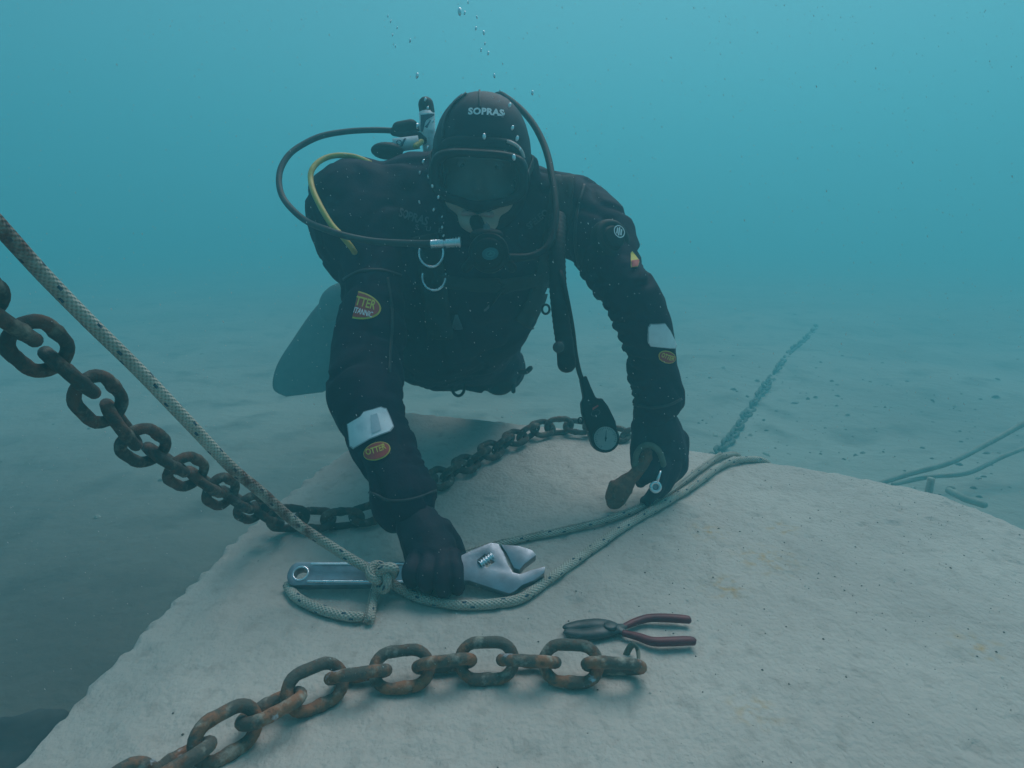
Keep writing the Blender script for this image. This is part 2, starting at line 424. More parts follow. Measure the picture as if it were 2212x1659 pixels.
# ------------------------------------------------------------------ stone block
BT = .6
left = spline([(-.53, .30), (-.522, .579), (-.505, .958), (-.478, 1.267), (-.405, 1.618), (-.354, 1.918)], 12)
right = spline([(1.0, .30), (.99, .70), (.955, 1.05), (.925, 1.20), (.90, 1.262)], 12)
back = spline([(-.354, 1.918), (.169, 1.735), (.428, 1.585), (.55, 1.520), (.74, 1.405), (.86, 1.315), (.90, 1.262)], 10)
def at(c, t):
    f = t*(len(c)-1); i = min(int(f), len(c)-2); f -= i
    return Vector((c[i][0]+(c[i+1][0]-c[i][0])*f, c[i][1]+(c[i+1][1]-c[i][1])*f))
NU, NV = 230, 250
f0, f1 = at(left, 0), at(right, 0); b0, b1 = at(left, 1), at(right, 1)
def block_xy(u, v):
    l, r = at(left, v), at(right, v); f = f0.lerp(f1, u); b = at(back, u)
    return l.lerp(r, u) + f.lerp(b, v) - (f0.lerp(f1, u).lerp(b0.lerp(b1, u), v))
def block_z(p, e):
    v = Vector((p.x, p.y, 0))
    z = BT + nz(v, 3, 2)*.004 + nz(v, 16, 7)*.0016 + nz(v, 45, 4)*.0012 + nz(v, 110, 4)*.0006
    q = noise.noise((p.x*26+p.y*10, p.y*9-p.x*6, 2.2)); z += max(0, q-.1)*.004
    q = 1-abs(noise.noise((p.x*11+p.y*3, p.y*5-p.x*2.4, 5.1))); wl_ = max(0, min(1, (.35-p.x)*2))
    z += max(0, q-.86)*.022*wl_
    q = nz(v, 27, 19); z -= max(0, q-.42)*.016
    rim = .004+.008*max(0, nz(v, 13, 13))+.005*abs(nz(v, 40, 3))
    if e < rim: z -= (1-e/rim)**2*(.012+.012*abs(nz(v, 18, 8)))
    return z
mb = MB(); vs = []; fs = []
for j in range(NV+1):
    for i in range(NU+1):
        u, v = i/NU, j/NV
        p = block_xy(u, v); e = min(u*1.45, (1-u)*1.45, v*1.4, (1-v)*1.4)
        if e < .03:
            w3 = Vector((p.x, p.y, 0)); k = (1-e/.03)
            p = p + Vector((nz(w3, 15, 31), nz(w3, 15, 47)))*.003*k + Vector((nz(w3, 48, 31), nz(w3, 48, 47)))*.011*k
        vs.append((p.x, p.y, block_z(p, e)))
for j in range(NV):
    for i in range(NU):
        a = j*(NU+1)+i; fs.append([a, a+1, a+NU+2, a+NU+1])
loop = [i for i in range(NU)] + [j*(NU+1)+NU for j in range(NV)] + [NV*(NU+1)+i for i in range(NU, 0, -1)] + [j*(NU+1) for j in range(NV, 0, -1)]
cen = Vector((.2, 1.0, 0)); prev = loop; NS = 14
for s in range(1, NS+1):
    cur = []
    for q in loop:
        b = Vector(vs[q]); h = (s/NS); z = b.z*(1-h) - .08*h
        o = (b-cen); o.z = 0; o.normalize()
        k = nz(Vector((b.x, b.y, z)), 9, 3)*.022 + nz(Vector((b.x, b.y, z)), 30, 3)*.008 + .012*h
        cur.append(len(vs)); vs.append((b.x+o.x*k, b.y+o.y*k, z))
    n = len(loop)
    for k in range(n):
        k2 = (k+1) % n; fs.append([prev[k2], prev[k], cur[k], cur[k2]])
    prev = cur
mb.add(vs, fs)
def stone_stain(m):          # a few ochre lichen or iron stains on the block
    t = m.node_tree; N, L = t.nodes, t.links; b = N['Principled BSDF']; src = b.inputs['Base Color'].links[0].from_socket
    tc = N.new('ShaderNodeTexCoord'); fac = None
    for (x, y, r) in ((.43, 1.02, .07), (.36, 1.12, .05), (.50, 1.14, .04), (.33, .93, .05), (.62, .78, .05), (.28, .66, .04)):
        d = N.new('ShaderNodeVectorMath'); d.operation = 'DISTANCE'; L.new(tc.outputs['Object'], d.inputs[0]); d.inputs[1].default_value = (x, y, BT)
        r_ = N.new('ShaderNodeMapRange'); r_.inputs['From Min'].default_value = r; r_.inputs['From Max'].default_value = 0; r_.inputs['To Max'].default_value = .9; L.new(d.outputs['Value'], r_.inputs[0])
        if fac is None: fac = r_.outputs[0]
        else:
            a = N.new('ShaderNodeMath'); a.operation = 'MAXIMUM'; L.new(fac, a.inputs[0]); L.new(r_.outputs[0], a.inputs[1]); fac = a.outputs[0]
    n = N.new('ShaderNodeTexNoise'); n.inputs['Scale'].default_value = 60; n.inputs['Detail'].default_value = 4; L.new(tc.outputs['Object'], n.inputs['Vector'])
    r2 = N.new('ShaderNodeMapRange'); r2.inputs['From Min'].default_value = .48; r2.inputs['From Max'].default_value = .7; L.new(n.outputs[0], r2.inputs[0])
    mu = N.new('ShaderNodeMath'); mu.operation = 'MULTIPLY'; L.new(fac, mu.inputs[0]); L.new(r2.outputs[0], mu.inputs[1])
    x = N.new('ShaderNodeMix'); x.data_type = 'RGBA'; L.new(mu.outputs[0], x.inputs[0]); L.new(src, x.inputs[6]); x.inputs[7].default_value = (.52, .31, .10, 1); L.new(x.outputs[2], b.inputs['Base Color'])
stone_stain(M['stone'])
block = mb.obj('stone_block', M['stone'])
setp(block, 'large pale grey flat-topped concrete block with crumbled edges on the seabed', 'block')
BB = bvh_of([block])
def top(x, y):
    h = BB.ray_cast(Vector((x, y, 2)), Vector((0, 0, -1)))
    return h[0].z if h[0] is not None and h[0].z > .3 else .6
def on(x, y, dz=0.0):
    """point on the block top seen at pixel (x, y), lifted by dz"""
    p = G(x, y, BT+dz); p.z = (top(p.x, p.y) if BB else BT)+dz; return p

# loose grains and chips lying on the block
mb = MB()
def grain(mb, p, r, mi):
    a = rnd.random()*6.3; ca, sa = math.cos(a), math.sin(a); q = .6+.8*rnd.random()
    e = [Vector((ca*r*q, sa*r*q, 0)), Vector((-sa*r, ca*r, 0)), Vector((0, 0, r*.7))]
    vs = [p+e[0], p+e[1], p-e[0], p-e[1], p+e[2], p-e[2]]
    mb.add(vs, [[0, 1, 4], [1, 2, 4], [2, 3, 4], [3, 0, 4], [1, 0, 5], [2, 1, 5], [3, 2, 5], [0, 3, 5]], mi)
for k in range(1800):
    u, v = rnd.uniform(.02, .98), rnd.uniform(.08, .98)
    if rnd.random() < .45: u, v = rnd.gauss(.60, .16), rnd.gauss(.42, .14)
    if not (0.02 < u < .98 and .05 < v < .98): continue
    p = block_xy(u, v); r = .0005+.0016*rnd.random()**5
    grain(mb, Vector((p.x, p.y, top(p.x, p.y)+r*.3)), r, 0 if rnd.random() < .7 else 1)
o = mb.obj('silt_grains', [M['grain_dark'], M['grain_pale']], smooth=False); setp(o, 'fine dark and pale grains scattered over the block top', 'silt', kind='stuff')

# dark rock at the lower left, small stones on the seabed
def rock(name, c, r, m, label, cat, seed, group=None, sq=.6):
    mb = MB(); ball(mb, (0, 0, 0), r, nu=26, nv=16)
    for q in mb.v:
        k = 1+.35*nz(q, 1.3/r, seed)+.16*nz(q, 4/r, seed+5); q *= k; q.z *= sq
    o = mb.obj(name, m); o.location = c; setp(o, label, cat, group); return o
c = G(-10, 1640, .12); rock('rock', (c.x-.02, c.y, .05), .17, M['rock'], 'dark rock on the seabed at the lower left corner beside the block', 'rock', 3)

# ------------------------------------------------------------------ chains
def link_mesh(Lo, W, D, seed=0, rough=.04):
    mb = MB(); Rr = (W-D)/2; h = (Lo-W)/2; pts = []
    for k in range(13): a = -math.pi/2+math.pi*k/12; pts.append((h+Rr*math.cos(a), Rr*math.sin(a), 0))
    for k in range(1, 5): pts.append((h-2*h*k/5, Rr, 0))
    for k in range(13): a = math.pi/2+math.pi*k/12; pts.append((-h+Rr*math.cos(a), Rr*math.sin(a), 0))
    for k in range(1, 5): pts.append((-h+2*h*k/5, -Rr, 0))
    rr = [D/2*(1+rough*noise.noise((p[0]*60+seed, p[1]*60, seed))+rough*.8*noise.noise((p[0]*190+seed, p[1]*190, seed))+(.10 if abs(p[0]) < .004 and p[1] > 0 else 0)) for p in pts]
    tube(mb, pts, rr, 12, closed=True)
    return mb.mesh('chain_link')
def make_chain(name, loc, label, cat, path, Lo, W, D, mats, guide, a0, jit, group=None, lumps=0.04, a_fn=None, sink=0.0):
    root = thing(name, loc, label, cat, group); pitch = (Lo-2*D)*1.0
    P = resample(spline(path, 14), pitch); ms = []
    for k in range(3):
        me = link_mesh(Lo, W, D, k*7.3, lumps); me.materials.append(mats); me.polygons.foreach_set('use_smooth', [True]*len(me.polygons)); ms.append(me)
    gd = Vector(guide)
    for i in range(len(P)-1):
        t = (P[i+1]-P[i]).normalized(); c = (P[i]+P[i+1])/2
        n0 = (gd-t*gd.dot(t)).normalized(); a = R(a0+90*(i % 2)+rnd.uniform(-jit, jit))
        if a_fn: a = R(a_fn(i, c))
        wv = n0*math.cos(a)+t.cross(n0)*math.sin(a)
        o = bpy.data.objects.new('link', ms[i % 3]); C.objects.link(o); o.parent = root
        o.rotation_mode = 'QUATERNION'; m3 = Matrix((t, wv, t.cross(wv))).transposed(); o.rotation_quaternion = m3.to_quaternion()
        o.location = c-Vector(loc)+Vector((0, 0, sink*rnd.random()))
    return root, P
LO, LW, LD = .0812, .0570, .0146
# short length of chain lying across the front of the block
fp = [(1372, 1442, .022), (1235, 1432, .024), (1140, 1428, .024), (1050, 1426, .024), (960, 1430, .024), (870, 1442, .024), (780, 1452, .024), (690, 1478, .025), (590, 1530, .025), (492, 1583, .025), (400, 1640, .025), (300, 1700, .024), (170, 1780, .02)]
path = [on(x, y, z) for x, y, z in fp]
fg, _p = make_chain('rusty_chain', on(870, 1442), 'short length of worn rusty chain with bright scuffs lying across the front of the block', 'chain', path, LO, LW, LD, M['rust_a'], (0, .62, .78), 90, 10, 'chains', .09)
mb = MB(); P = [on(1376, 1452, .012), on(1378, 1440, .03), V(1379, 1412, .855), V(1372, 1394, .862), V(1361, 1398, .868), V(1348, 1425, .868), on(1340, 1442, .012)]
tube(mb, spline(P, 6), .0042, 8, flat=.5, ref=CBACK); mb.obj('wire_loop', M['algae'], fg)
# long chain that hangs from the upper left and crosses the block behind the diver's arms
hp = [(-115, 615, .55), (-30, 668, .60), (65, 730, .66), (135, 795, .705), (210, 855, .755), (285, 945, .82), (370, 1000, .90), (440, 1040, .98), (520, 1085, 1.09)]
path = [V(*q) for q in hp] + [on(598, 1118, .035), on(650, 1120, .022), on(740, 1122, .022), on(810, 1108, .022), on(870, 1080, .022), on(930, 1046, .022), on(1030, 990, .022), on(1120, 945, .024), on(1190, 922, .026), on(1250, 922, .026)]
e = on(1330, 938, .02); path += [e, e+Vector((.06, .03, -.02)), e+Vector((.10, .08, -.10)), e+Vector((.12, .10, -.25))]
make_chain('anchor_chain', V(210, 855, .755), 'long dark chain hanging in from the left and crossing the block behind the diver', 'chain', path, LO, LW, LD, M['rust_b'], CUP, 0, 14, 'chains', .10, a_fn=lambda i, c: (90*(i % 2) if c.x < -.5 else 38+90*(i % 2))+rnd.uniform(-12, 12))
# chain running away over the seabed on the right
sp_ = []
for x, y in ((1530, 985), (1575, 935), (1610, 890), (1640, 850), (1680, 800), (1715, 752), (1745, 722), (1765, 700)):
    p = G(x, y, .02); p.z = seabed_z(p.x, p.y)+.012; sp_.append(p)
make_chain('seabed_chain', sp_[0], 'weed covered chain running away across the seabed behind the block', 'chain', sp_, .105, .07, .019, M['seachain'], (0, -.4, .9), 50, 30, 'chains', .3, sink=-.03)

# ------------------------------------------------------------------ ropes
def rope_mesh(pts, r, n=18, rust=None, step=.006):
    P = resample(spline(pts, 16), step); mb = MB(); rounded_tube(mb, P, r, n); me = mb.mesh('rope')
    at_ = me.attributes.new('rust', 'FLOAT', 'POINT')
    if rust:
        for i, v in enumerate(mb.v):
            f = max((max(0, 1-((v-q).length/s)**2) for q, s in rust), default=0); at_.data[i].value = f
    return me
RR = .0075
rp = [V(*q) for q in ((-70, 415, .535), (0, 490, .58), (100, 600, .64), (200, 702, .69), (300, 800, .74), (400, 905, .80), (500, 1010, .87), (565, 1064, .915), (640, 1130, .96), (730, 1190, .995), (800, 1231, 1.005), (828, 1243, 1.0))]
rope = thing('mooring_rope', on(825, 1250), 'white braided rope with blue flecks coming from the upper left, knotted beside the wrench', 'rope', 'ropes')
stain = [(V(590, 1090, .93), .075), (V(540, 1040, .89), .06), (V(650, 1140, .965), .04), (V(15, 500, .59), .05)]
link('line', rope_mesh(rp, RR, rust=stain), M['rope'], rope)
lp = [V(838, 1255, 1.0), on(872, 1276, .011)] + [on(x, y, .0092) for x, y in ((915, 1292), (985, 1305), (1060, 1305), (1125, 1292), (1180, 1258), (1250, 1208), (1350, 1137), (1430, 1091), (1500, 1047), (1555, 1008), (1600, 994))]
e = G(1648, 1000, .6); lp += [e+Vector((.02, .02, -.01)), e+Vector((.08, .08, -.12)), e+Vector((.10, .12, -.3))]
link('line', rope_mesh(lp, RR), M['rope'], rope)
l2 = [V(846, 1240, 1.015), on(880, 1228, .013)] + [on(x, y, .009) for x, y in ((935, 1215), (1010, 1197), (1100, 1170), (1250, 1138), (1350, 1110), (1430, 1072), (1490, 1030), (1540, 993), (1562, 984))]
e = G(1585, 980, .6); l2 += [e+Vector((.03, .03, -.03)), e+Vector((.06, .08, -.2))]
link('line', rope_mesh(l2, RR*.95), M['rope'], rope)
tl = [on(622, 1266, .009), on(642, 1290, .009), on(690, 1314, .009), on(745, 1328, .009), on(785, 1331, .0095)]
link('tail', rope_mesh(tl, RR*1.02), M['rope'], rope)
t2 = [V(815, 1262, .99), V(806, 1295, .985), on(798, 1338, .009)]
link('tail', rope_mesh(t2, RR), M['rope'], rope)
kc = V(826, 1243, .985); kn = []
for k in range(60):
    a = 2*math.pi*k/60
    q = CRIGHT*(math.sin(a)+2*math.sin(2*a))*.0064 + CUP*(math.cos(a)-2*math.cos(2*a))*.0068 + CBACK*(-math.sin(3*a))*.0065
    kn.append(kc+q)
mb = MB(); tube(mb, kn, RR*.95, 16, closed=True); me = mb.mesh('knot'); me.attributes.new('rust', 'FLOAT', 'POINT')
link('knot', me, M['rope'], rope)
# thin rope lying on the seabed at the far right
rp2 = []
for x, y, h in ((1880, 1050, .0), (1960, 1025, .03), (2050, 1000, .09), (2130, 960, .15), (2212, 915, .22), (2330, 850, .34)):
    p = G(x, y, .05+h); rp2.append(p)
o = link('slack_rope', rope_mesh(rp2, .012, 12, step=.02), M['old_rope']); rebase(o, rp2[0]); setp(o, 'pale slack rope rising off the seabed beyond the right end of the block', 'rope', 'ropes')
rp3 = [G(x, y, .05+h) for x, y, h in ((1930, 1046, .0), (2010, 1030, .02), (2090, 1022, .04), (2170, 985, .08), (2260, 950, .1))]
o = link('slack_rope', rope_mesh(rp3, .010, 12, step=.02), M['old_rope']); rebase(o, rp3[0]); setp(o, 'lower of two slack rope strands on the seabed at the far right', 'rope', 'ropes')
mb = MB(); p = G(2003, 1075, .25); tube(mb, [p+Vector((0, 0, -.30)), p+Vector((0, 0, -.1)), p+Vector((.003, 0, .07))], [.016, .014, .012], 12)
o = mb.obj('post', M['old_rope']); rebase(o, (p.x, p.y, 0)); setp(o, 'short pale weedy stub standing just behind the right edge of the block', 'post')
mb = MB(); rounded_tube(mb, [G(2050, 1060, .1), G(2085, 1078, .1), G(2125, 1090, .1)], .014, 12)
o = mb.obj('bar', M['old_rope']); rebase(o, G(2085, 1078, .08)); setp(o, 'short silt covered bar lying behind the right corner of the block', 'bar')

# ------------------------------------------------------------------ adjustable wrench
tilt = R(42); wx = CRIGHT; wn = (CBACK*math.cos(tilt)+CUP*math.sin(tilt)).normalized(); wy = wn.cross(wx)
ky = 1/wy.dot(CUP); WD = .97
while WD < 1.06:                      # rest its lower edge on the block
    low = V(900, 1240, WD)-wy*(22*WD/FPX*ky)-wn*.010
    if low.z < .607: break
    WD += .002
WC = V(900, 1240, WD)
def wl(x, y): return ((x-900)*WD/FPX, -(y-1240)*WD/FPX*ky)
wm = Matrix.Translation(WC) @ Matrix((wx, wy, wn)).transposed().to_4x4()
# keep its lower edge just above the block
wrench = thing('adjustable_wrench', on(900, 1262), 'silver adjustable wrench gripped by the diver, lying on the block', 'wrench')
outl = []
for k in range(9): a = math.pi/2+math.pi*k/8; outl.append((643+20*math.cos(a), 1242-20*math.sin(a)))
outl = [(643+20*math.cos(math.pi/2+math.pi*k/8), 1242-20*math.sin(math.pi/2+math.pi*k/8)) for k in range(9)]
outl += [(760, 1261), (870, 1259), (960, 1257), (1014, 1254), (1060, 1266), (1100, 1276), (1112, 1272), (1127, 1262), (1155, 1253), (1176, 1240), (1178, 1230), (1150, 1235), (1124, 1243), (1108, 1240), (1098, 1228), (1088, 1206), (1076, 1189), (1060, 1187), (1030, 1196), (985, 1214), (940, 1221), (870, 1221), (760, 1222)]
hole = [(652+14*math.cos(a)*(1.0), 1242+9*math.sin(a)) for a in [2*math.pi*k/14 for k in range(14)]]
slot = [(1030, 1219), (1052, 1232), (1068, 1222), (1046, 1208)]
me = extrude_poly([wl(*q) for q in outl], [[wl(*q) for q in hole], [wl(*q) for q in slot]], wm @ Matrix.Translation((0, 0, -.010)), .016)
body = link('wrench_body', me, M['steel'], wrench, False); bevel(body, .0015, 2); shade_auto(body, 30)
jaw = [(1081, 1192), (1120, 1194), (1150, 1202), (1159, 1211), (1134, 1226), (1122, 1237), (1110, 1234), (1095, 1209)]
me = extrude_poly([wl(*q) for q in jaw], [], wm @ Matrix.Translation((0, 0, -.0105)), .0185)
o = link('movable_jaw', me, M['steel'], wrench, False); bevel(o, .0013, 2); shade_auto(o, 30)
mb = MB(); a = wm @ Vector((*wl(1034, 1227), .0035)); b = wm @ Vector((*wl(1064, 1209), .0035)); ax = b-a; L_ = ax.length
prof = [(0, .003)]
for k in range(6):
    s = L_*k/6; prof += [(s+.0001, .0050), (s+L_*.06, .0078), (s+L_*.10, .0078), (s+L_*.15, .0050)]
prof.append((L_, .003)); lathe(mb, a, ax, prof, 18); o = mb.obj('adjusting_screw', M['chrome'], wrench, False)
for y in (1226, 1256):
    mb = MB(); rounded_tube(mb, [wm @ Vector((*wl(x, y+(.0)), .0062)) for x in (672, 700, 760, 830, 900)], .0022, 8); mb.obj('handle_rib', M['chrome'], wrench)
mb = MB(); tube(mb, [wm @ Vector((*wl(652+16*math.cos(a), 1242+11.5*math.sin(a)), .006)) for a in [2*math.pi*k/24 for k in range(24)]], .0016, 8, closed=True); mb.obj('hang_hole_rim', M['chrome'], wrench)

# ------------------------------------------------------------------ pliers
pl = thing('pliers', on(1330, 1360), 'combination pliers with dark jaws and two red handles lying open on the block', 'pliers')
Z0 = .009
def plier_half(pts, rads, name, m, flat):
    P = [on(x, y, Z0+dz) for x, y, dz in pts]; S = spline(P, 8)
    rr = [q[0] for q in spline([(r, 0, 0) for r in rads], 8)]
    mb = MB(); tube(mb, S, rr, 14, flat=flat, ref=(0, 0, 1)); return mb.obj(name, m, pl)
plier_half([(1345, 1356, 0), (1372, 1344, 0), (1402, 1336, .001), (1440, 1337, .002), (1475, 1339, .002), (1489, 1340, .002), (1492, 1340, .002)], [.0045, .0058, .0066, .007, .0068, .006, .002], 'handle', M['pliers_red'], .8)
plier_half([(1345, 1369, 0), (1378, 1378, 0), (1410, 1388, .001), (1450, 1389, .002), (1482, 1387, .002), (1499, 1386, .002), (1502, 1386, .002)], [.005, .0062, .007, .0074, .0072, .0062, .002], 'handle', M['pliers_red'], .8)
plier_half([(1219, 1357, 0), (1225, 1355, 0), (1255, 1350, 0), (1290, 1352, 0), (1320, 1357, 0), (1350, 1368, 0)], [.003, .0065, .0095, .0115, .0105, .005], 'jaw', M['pliers_steel'], .62)
plier_half([(1219, 1362, 0), (1226, 1364, 0), (1258, 1369, 0), (1290, 1369, 0), (1320, 1364, 0), (1350, 1354, 0)], [.003, .0065, .0095, .0110, .0105, .005], 'jaw', M['pliers_steel'], .6)
mb = MB(); p = on(1318, 1360, .012); lathe(mb, p, (0, 0, 1), [(0, .009), (.005, .009), (.006, .007)], 18); mb.obj('pivot', M['pliers_steel'], pl)

# ------------------------------------------------------------------ the diver
person = thing('person', V(1010, 700, 1.5), 'diver in a black drysuit, hood, mask and gloves leaning over the block with a wrench', 'person')

SUIT_T = [(1000, 470, 1.42, 140), (1000, 560, 1.42, 158), (985, 640, 1.45, 150), (935, 705, 1.50, 128), (960, 735, 1.70, 112)]
SUIT_T2 = [(1060, 560, 1.44, 140), (1050, 640, 1.46, 125), (1030, 700, 1.50, 105), (1010, 730, 1.62, 105)]
SH_L = [(780, 462, 1.41, 119), (800, 520, 1.38, 110), (868, 457, 1.43, 112), (960, 446, 1.43, 112), (1100, 450, 1.43, 100), (1235, 472, 1.40, 90)]
ARM_R = [(800, 500, 1.38, 100), (808, 590, 1.33, 76), (806, 650, 1.30, 73), (800, 720, 1.27, 77), (794, 790, 1.23, 77), (789, 845, 1.19, 82), (797, 890, 1.165, 76), (807, 925, 1.15, 68), (828, 968, 1.13, 69), (848, 1015, 1.10, 64), (862, 1045, 1.085, 66), (874, 1078, 1.07, 71), (876, 1098, 1.065, 64)]
ARM_L = [(1235, 470, 1.39, 88), (1286, 500, 1.34, 79), (1312, 550, 1.30, 70), (1330, 595, 1.27, 63), (1366, 640, 1.25, 64), (1390, 695, 1.26, 60), (1404, 745, 1.28, 55), (1409, 790, 1.31, 55), (1417, 830, 1.33, 56), (1423, 862, 1.34, 57), (1416, 880, 1.345, 48)]
LEG_L = [(1010, 735, 1.68, 100), (1045, 755, 1.72, 82), (1075, 785, 1.78, 58), (1085, 800, 1.95, 48), (1085, 780, 2.20, 42)]
LEG_R = [(930, 740, 1.72, 100), (870, 720, 2.0, 72), (820, 690, 2.55, 45), (770, 655, 3.25, 32)]
NECK = [(1045, 500, 1.40, 118), (1045, 440, 1.38, 108), (1045, 400, 1.37, 98)]
mb = MB()
for c in (SUIT_T, SUIT_T2, SH_L, ARM_R, ARM_L, LEG_L, LEG_R, NECK): chain_blob(mb, c, 7)
chain_blob(mb, [(1140, 400, 1.33, 27), (1146, 365, 1.33, 21), (1146, 345, 1.33, 14)], 5)    # hood flap behind the cheek
chain_blob(mb, [(1438, 862, 1.34, 44), (1440, 868, 1.34, 42)], 3)
chain_blob(mb, [(1000, 815, 1.70, 26), (1040, 820, 1.72, 30)], 3)
me = remesh(mb, .0068, 6, .5)
# folds: soft creases everywhere, ring-like wrinkles on the inside of the arms
AR = [(V(x, y, d), px(r, d)) for x, y, d, r in spline(ARM_R, 6)]; AL = [(V(x, y, d), px(r, d)) for x, y, d, r in spline(ARM_L, 6)]
def arm_param(p, A):
    best, bi = 9, 0
    for i, (q, r) in enumerate(A):
        d = (p-q).length-r
        if d < best: best, bi = d, i
    return best, bi
me.update(); nrm = [v.normal.copy() for v in me.vertices]
for v, n in zip(me.vertices, nrm):
    p = v.co.copy()
    f = nz(Vector((p.x*1.0, p.y, p.z*.55)), 17, 3)*.0055 + nz(Vector((p.x, p.y, p.z)), 42, 8)*.0022
    cr = 1-abs(noise.noise((p.x*13+p.z*7, p.y*12, p.z*11-p.x*4))); f -= max(0, cr-.82)*.042
    for A, k0 in ((AR, 0), (AL, 3)):
        if abs(p.x-A[len(A)//2][0].x) > .25: continue
        dd, i = arm_param(p, A)
        if dd < .03:
            q = A[i][0]; side = (p-q).normalized().dot(CRIGHT)*(1 if A is AR else -1)
            s = i/len(A)*46 if A is AL else i/len(A)*40
            wgt = max(0, side*.7+.45)*(1 if i > 10 else .25)
            f += math.sin(s*2*math.pi/2.35+3.2*nz(p, 12, k0))*(.0034 if A is AL else .0016)*wgt
    rel = p-CAM; dd = rel.dot(Vector((0, cp, -sp))); qx = 1106+rel.dot(CRIGHT)/dd*FPX; qy = 829.5-rel.dot(CUP)/dd*FPX
    for bx, by, br in ((800, 930, 62), (816, 976, 36), (790, 662, 44), (1430, 725, 40), (1439, 770, 26), (905, 475, 55), (1160, 474, 40)):
        k = math.hypot(qx-bx, qy-by)/br
        if k < 1.3: f *= .12+.88*max(0, (k-.8)/.5)
    v.co = p+n*f
suit = link('drysuit', me, M['suit'], person)

# gloves: palm, four curled fingers of different lengths and a thumb
def glove(palm, fingers, vox=.0026):
    mb = MB(); chain_blob(mb, palm, 7)
    for c in fingers: chain_blob(mb, c, 7)
    me = remesh(mb, vox, 2, .45); me.update()
    ns = [v.normal.copy() for v in me.vertices]
    for v, n in zip(me.vertices, ns): v.co = v.co+n*(nz(v.co, 60, 3)*.0018+nz(v.co, 24, 9)*.002)
    return me
palm = [(884, 1095, 1.072, 50), (896, 1122, 1.055, 47), (912, 1150, 1.045, 52), (925, 1180, 1.038, 58), (936, 1210, 1.03, 58)]
fing = [[(900, 1200, 1.012, 20), (888, 1226, .988, 17), (886, 1247, .982, 16), (890, 1259, 1.002, 14)],
        [(925, 1204, 1.004, 20), (919, 1238, .976, 17), (919, 1262, .974, 16), (923, 1274, .998, 14)],
        [(955, 1204, 1.004, 20), (953, 1242, .974, 17), (955, 1270, .972, 16), (958, 1282, .998, 14)],
        [(980, 1202, 1.008, 19), (987, 1238, .981, 16), (990, 1262, .978, 15), (990, 1274, .998, 13)],
        [(952, 1148, 1.05, 30), (974, 1170, 1.065, 22), (993, 1203, 1.06, 17), (1003, 1236, 1.045, 15), (1002, 1252, 1.04, 13)]]
gl1 = link('glove', glove(palm, fing), M['glove'], person)
palm = [(1414, 872, 1.35, 45), (1412, 905, 1.36, 45), (1420, 930, 1.365, 52), (1432, 958, 1.36, 50), (1440, 985, 1.35, 42)]
fing = [[(1466, 948, 1.365, 22), (1473, 980, 1.350, 16), (1470, 1012, 1.338, 15), (1452, 1034, 1.33, 13), (1444, 1036, 1.335, 11)],
        [(1452, 962, 1.350, 21), (1456, 1004, 1.326, 16), (1446, 1040, 1.312, 15), (1428, 1062, 1.310, 13), (1420, 1066, 1.32, 11)],
        [(1432, 974, 1.338, 20), (1434, 1018, 1.310, 15), (1420, 1054, 1.300, 14), (1402, 1076, 1.302, 13), (1393, 1084, 1.315, 12)],
        [(1412, 978, 1.335, 19), (1408, 1008, 1.312, 15), (1396, 1030, 1.306, 14), (1386, 1036, 1.318, 12)],
        [(1390, 918, 1.352, 26), (1380, 950, 1.345, 19), (1376, 985, 1.345, 16), (1380, 1020, 1.350, 14), (1384, 1042, 1.352, 12)]]
gl2 = link('glove', glove(palm, fing), M['glove'], person)

# ---- head: local frame x right in the picture, y up, z out of the face
HC = V(1040, 358, 1.30)
hp_ = R(20); fz = (CBACK*math.cos(hp_)-CUP*math.sin(hp_)).normalized(); fy = (CUP*math.cos(hp_)+CBACK*math.sin(hp_)).normalized()
roll = R(-3); fx = CRIGHT*math.cos(roll)+fy*math.sin(roll); fy2 = fy*math.cos(roll)-CRIGHT*math.sin(roll)
HM = Matrix.Translation(HC) @ Matrix((fx, fy2, fz)).transposed().to_4x4()
def H(x, y, z): return HM @ Vector((x, y, z))
HX, HY, HZ = fx, fy2, fz
mb = MB()
ellipsoid(mb, H(0, .025, -.005), HX*.073, HY*.098, HZ*.088, 32, 20)
ellipsoid(mb, H(0, -.040, .036), HX*.066, HY*.078, HZ*.060, 24, 16)
ellipsoid(mb, H(0, -.098, .056), HX*.040, HY*.028, HZ*.038)
for s in (-1, 1):
    ellipsoid(mb, H(s*.042, -.050, .062), HX*.026, HY*.034, HZ*.030)       # cheeks
    ellipsoid(mb, H(s*.033, .022, .066), HX*.028, HY*.010, HZ*.014)       # brows
    ellipsoid(mb, H(s*.074, -.012, -.01), HX*.010, HY*.028, HZ*.018)       # ears (under the hood)
    ellipsoid(mb, H(s*.011, -.040, .083), HX*.009, HY*.008, HZ*.010)       # nostrils
for k in range(7): t = k/6; ball(mb, H(0, .015-.052*t, .074+.022*t), .008+.005*t)
ellipsoid(mb, H(0, -.074, .080), HX*.030, HY*.013, HZ*.018)
for k in range(9): t = k/8; ball(mb, H(0, -.09-.06*t, -.02-.02*t), .058)
BODY = [(SUIT_T, .80), (SH_L, .72), (ARM_R, .62), (ARM_L, .64), (LEG_L, .62), (LEG_R, .62), (NECK[:1], .5)]
for c, k in BODY: chain_blob(mb, [(x, y, d+.01, r*k) for x, y, d, r in (c if len(c) > 1 else c*2)], 13)
chain_blob(mb, [(876, 1090, 1.068, 34), (905, 1140, 1.052, 30), (930, 1190, 1.038, 38)], 4)
chain_blob(mb, [(1416, 870, 1.348, 30), (1416, 915, 1.362, 28), (1430, 955, 1.36, 34)], 4)
body = link('body', remesh(mb, .005, 3, .5), M['skin'], person)
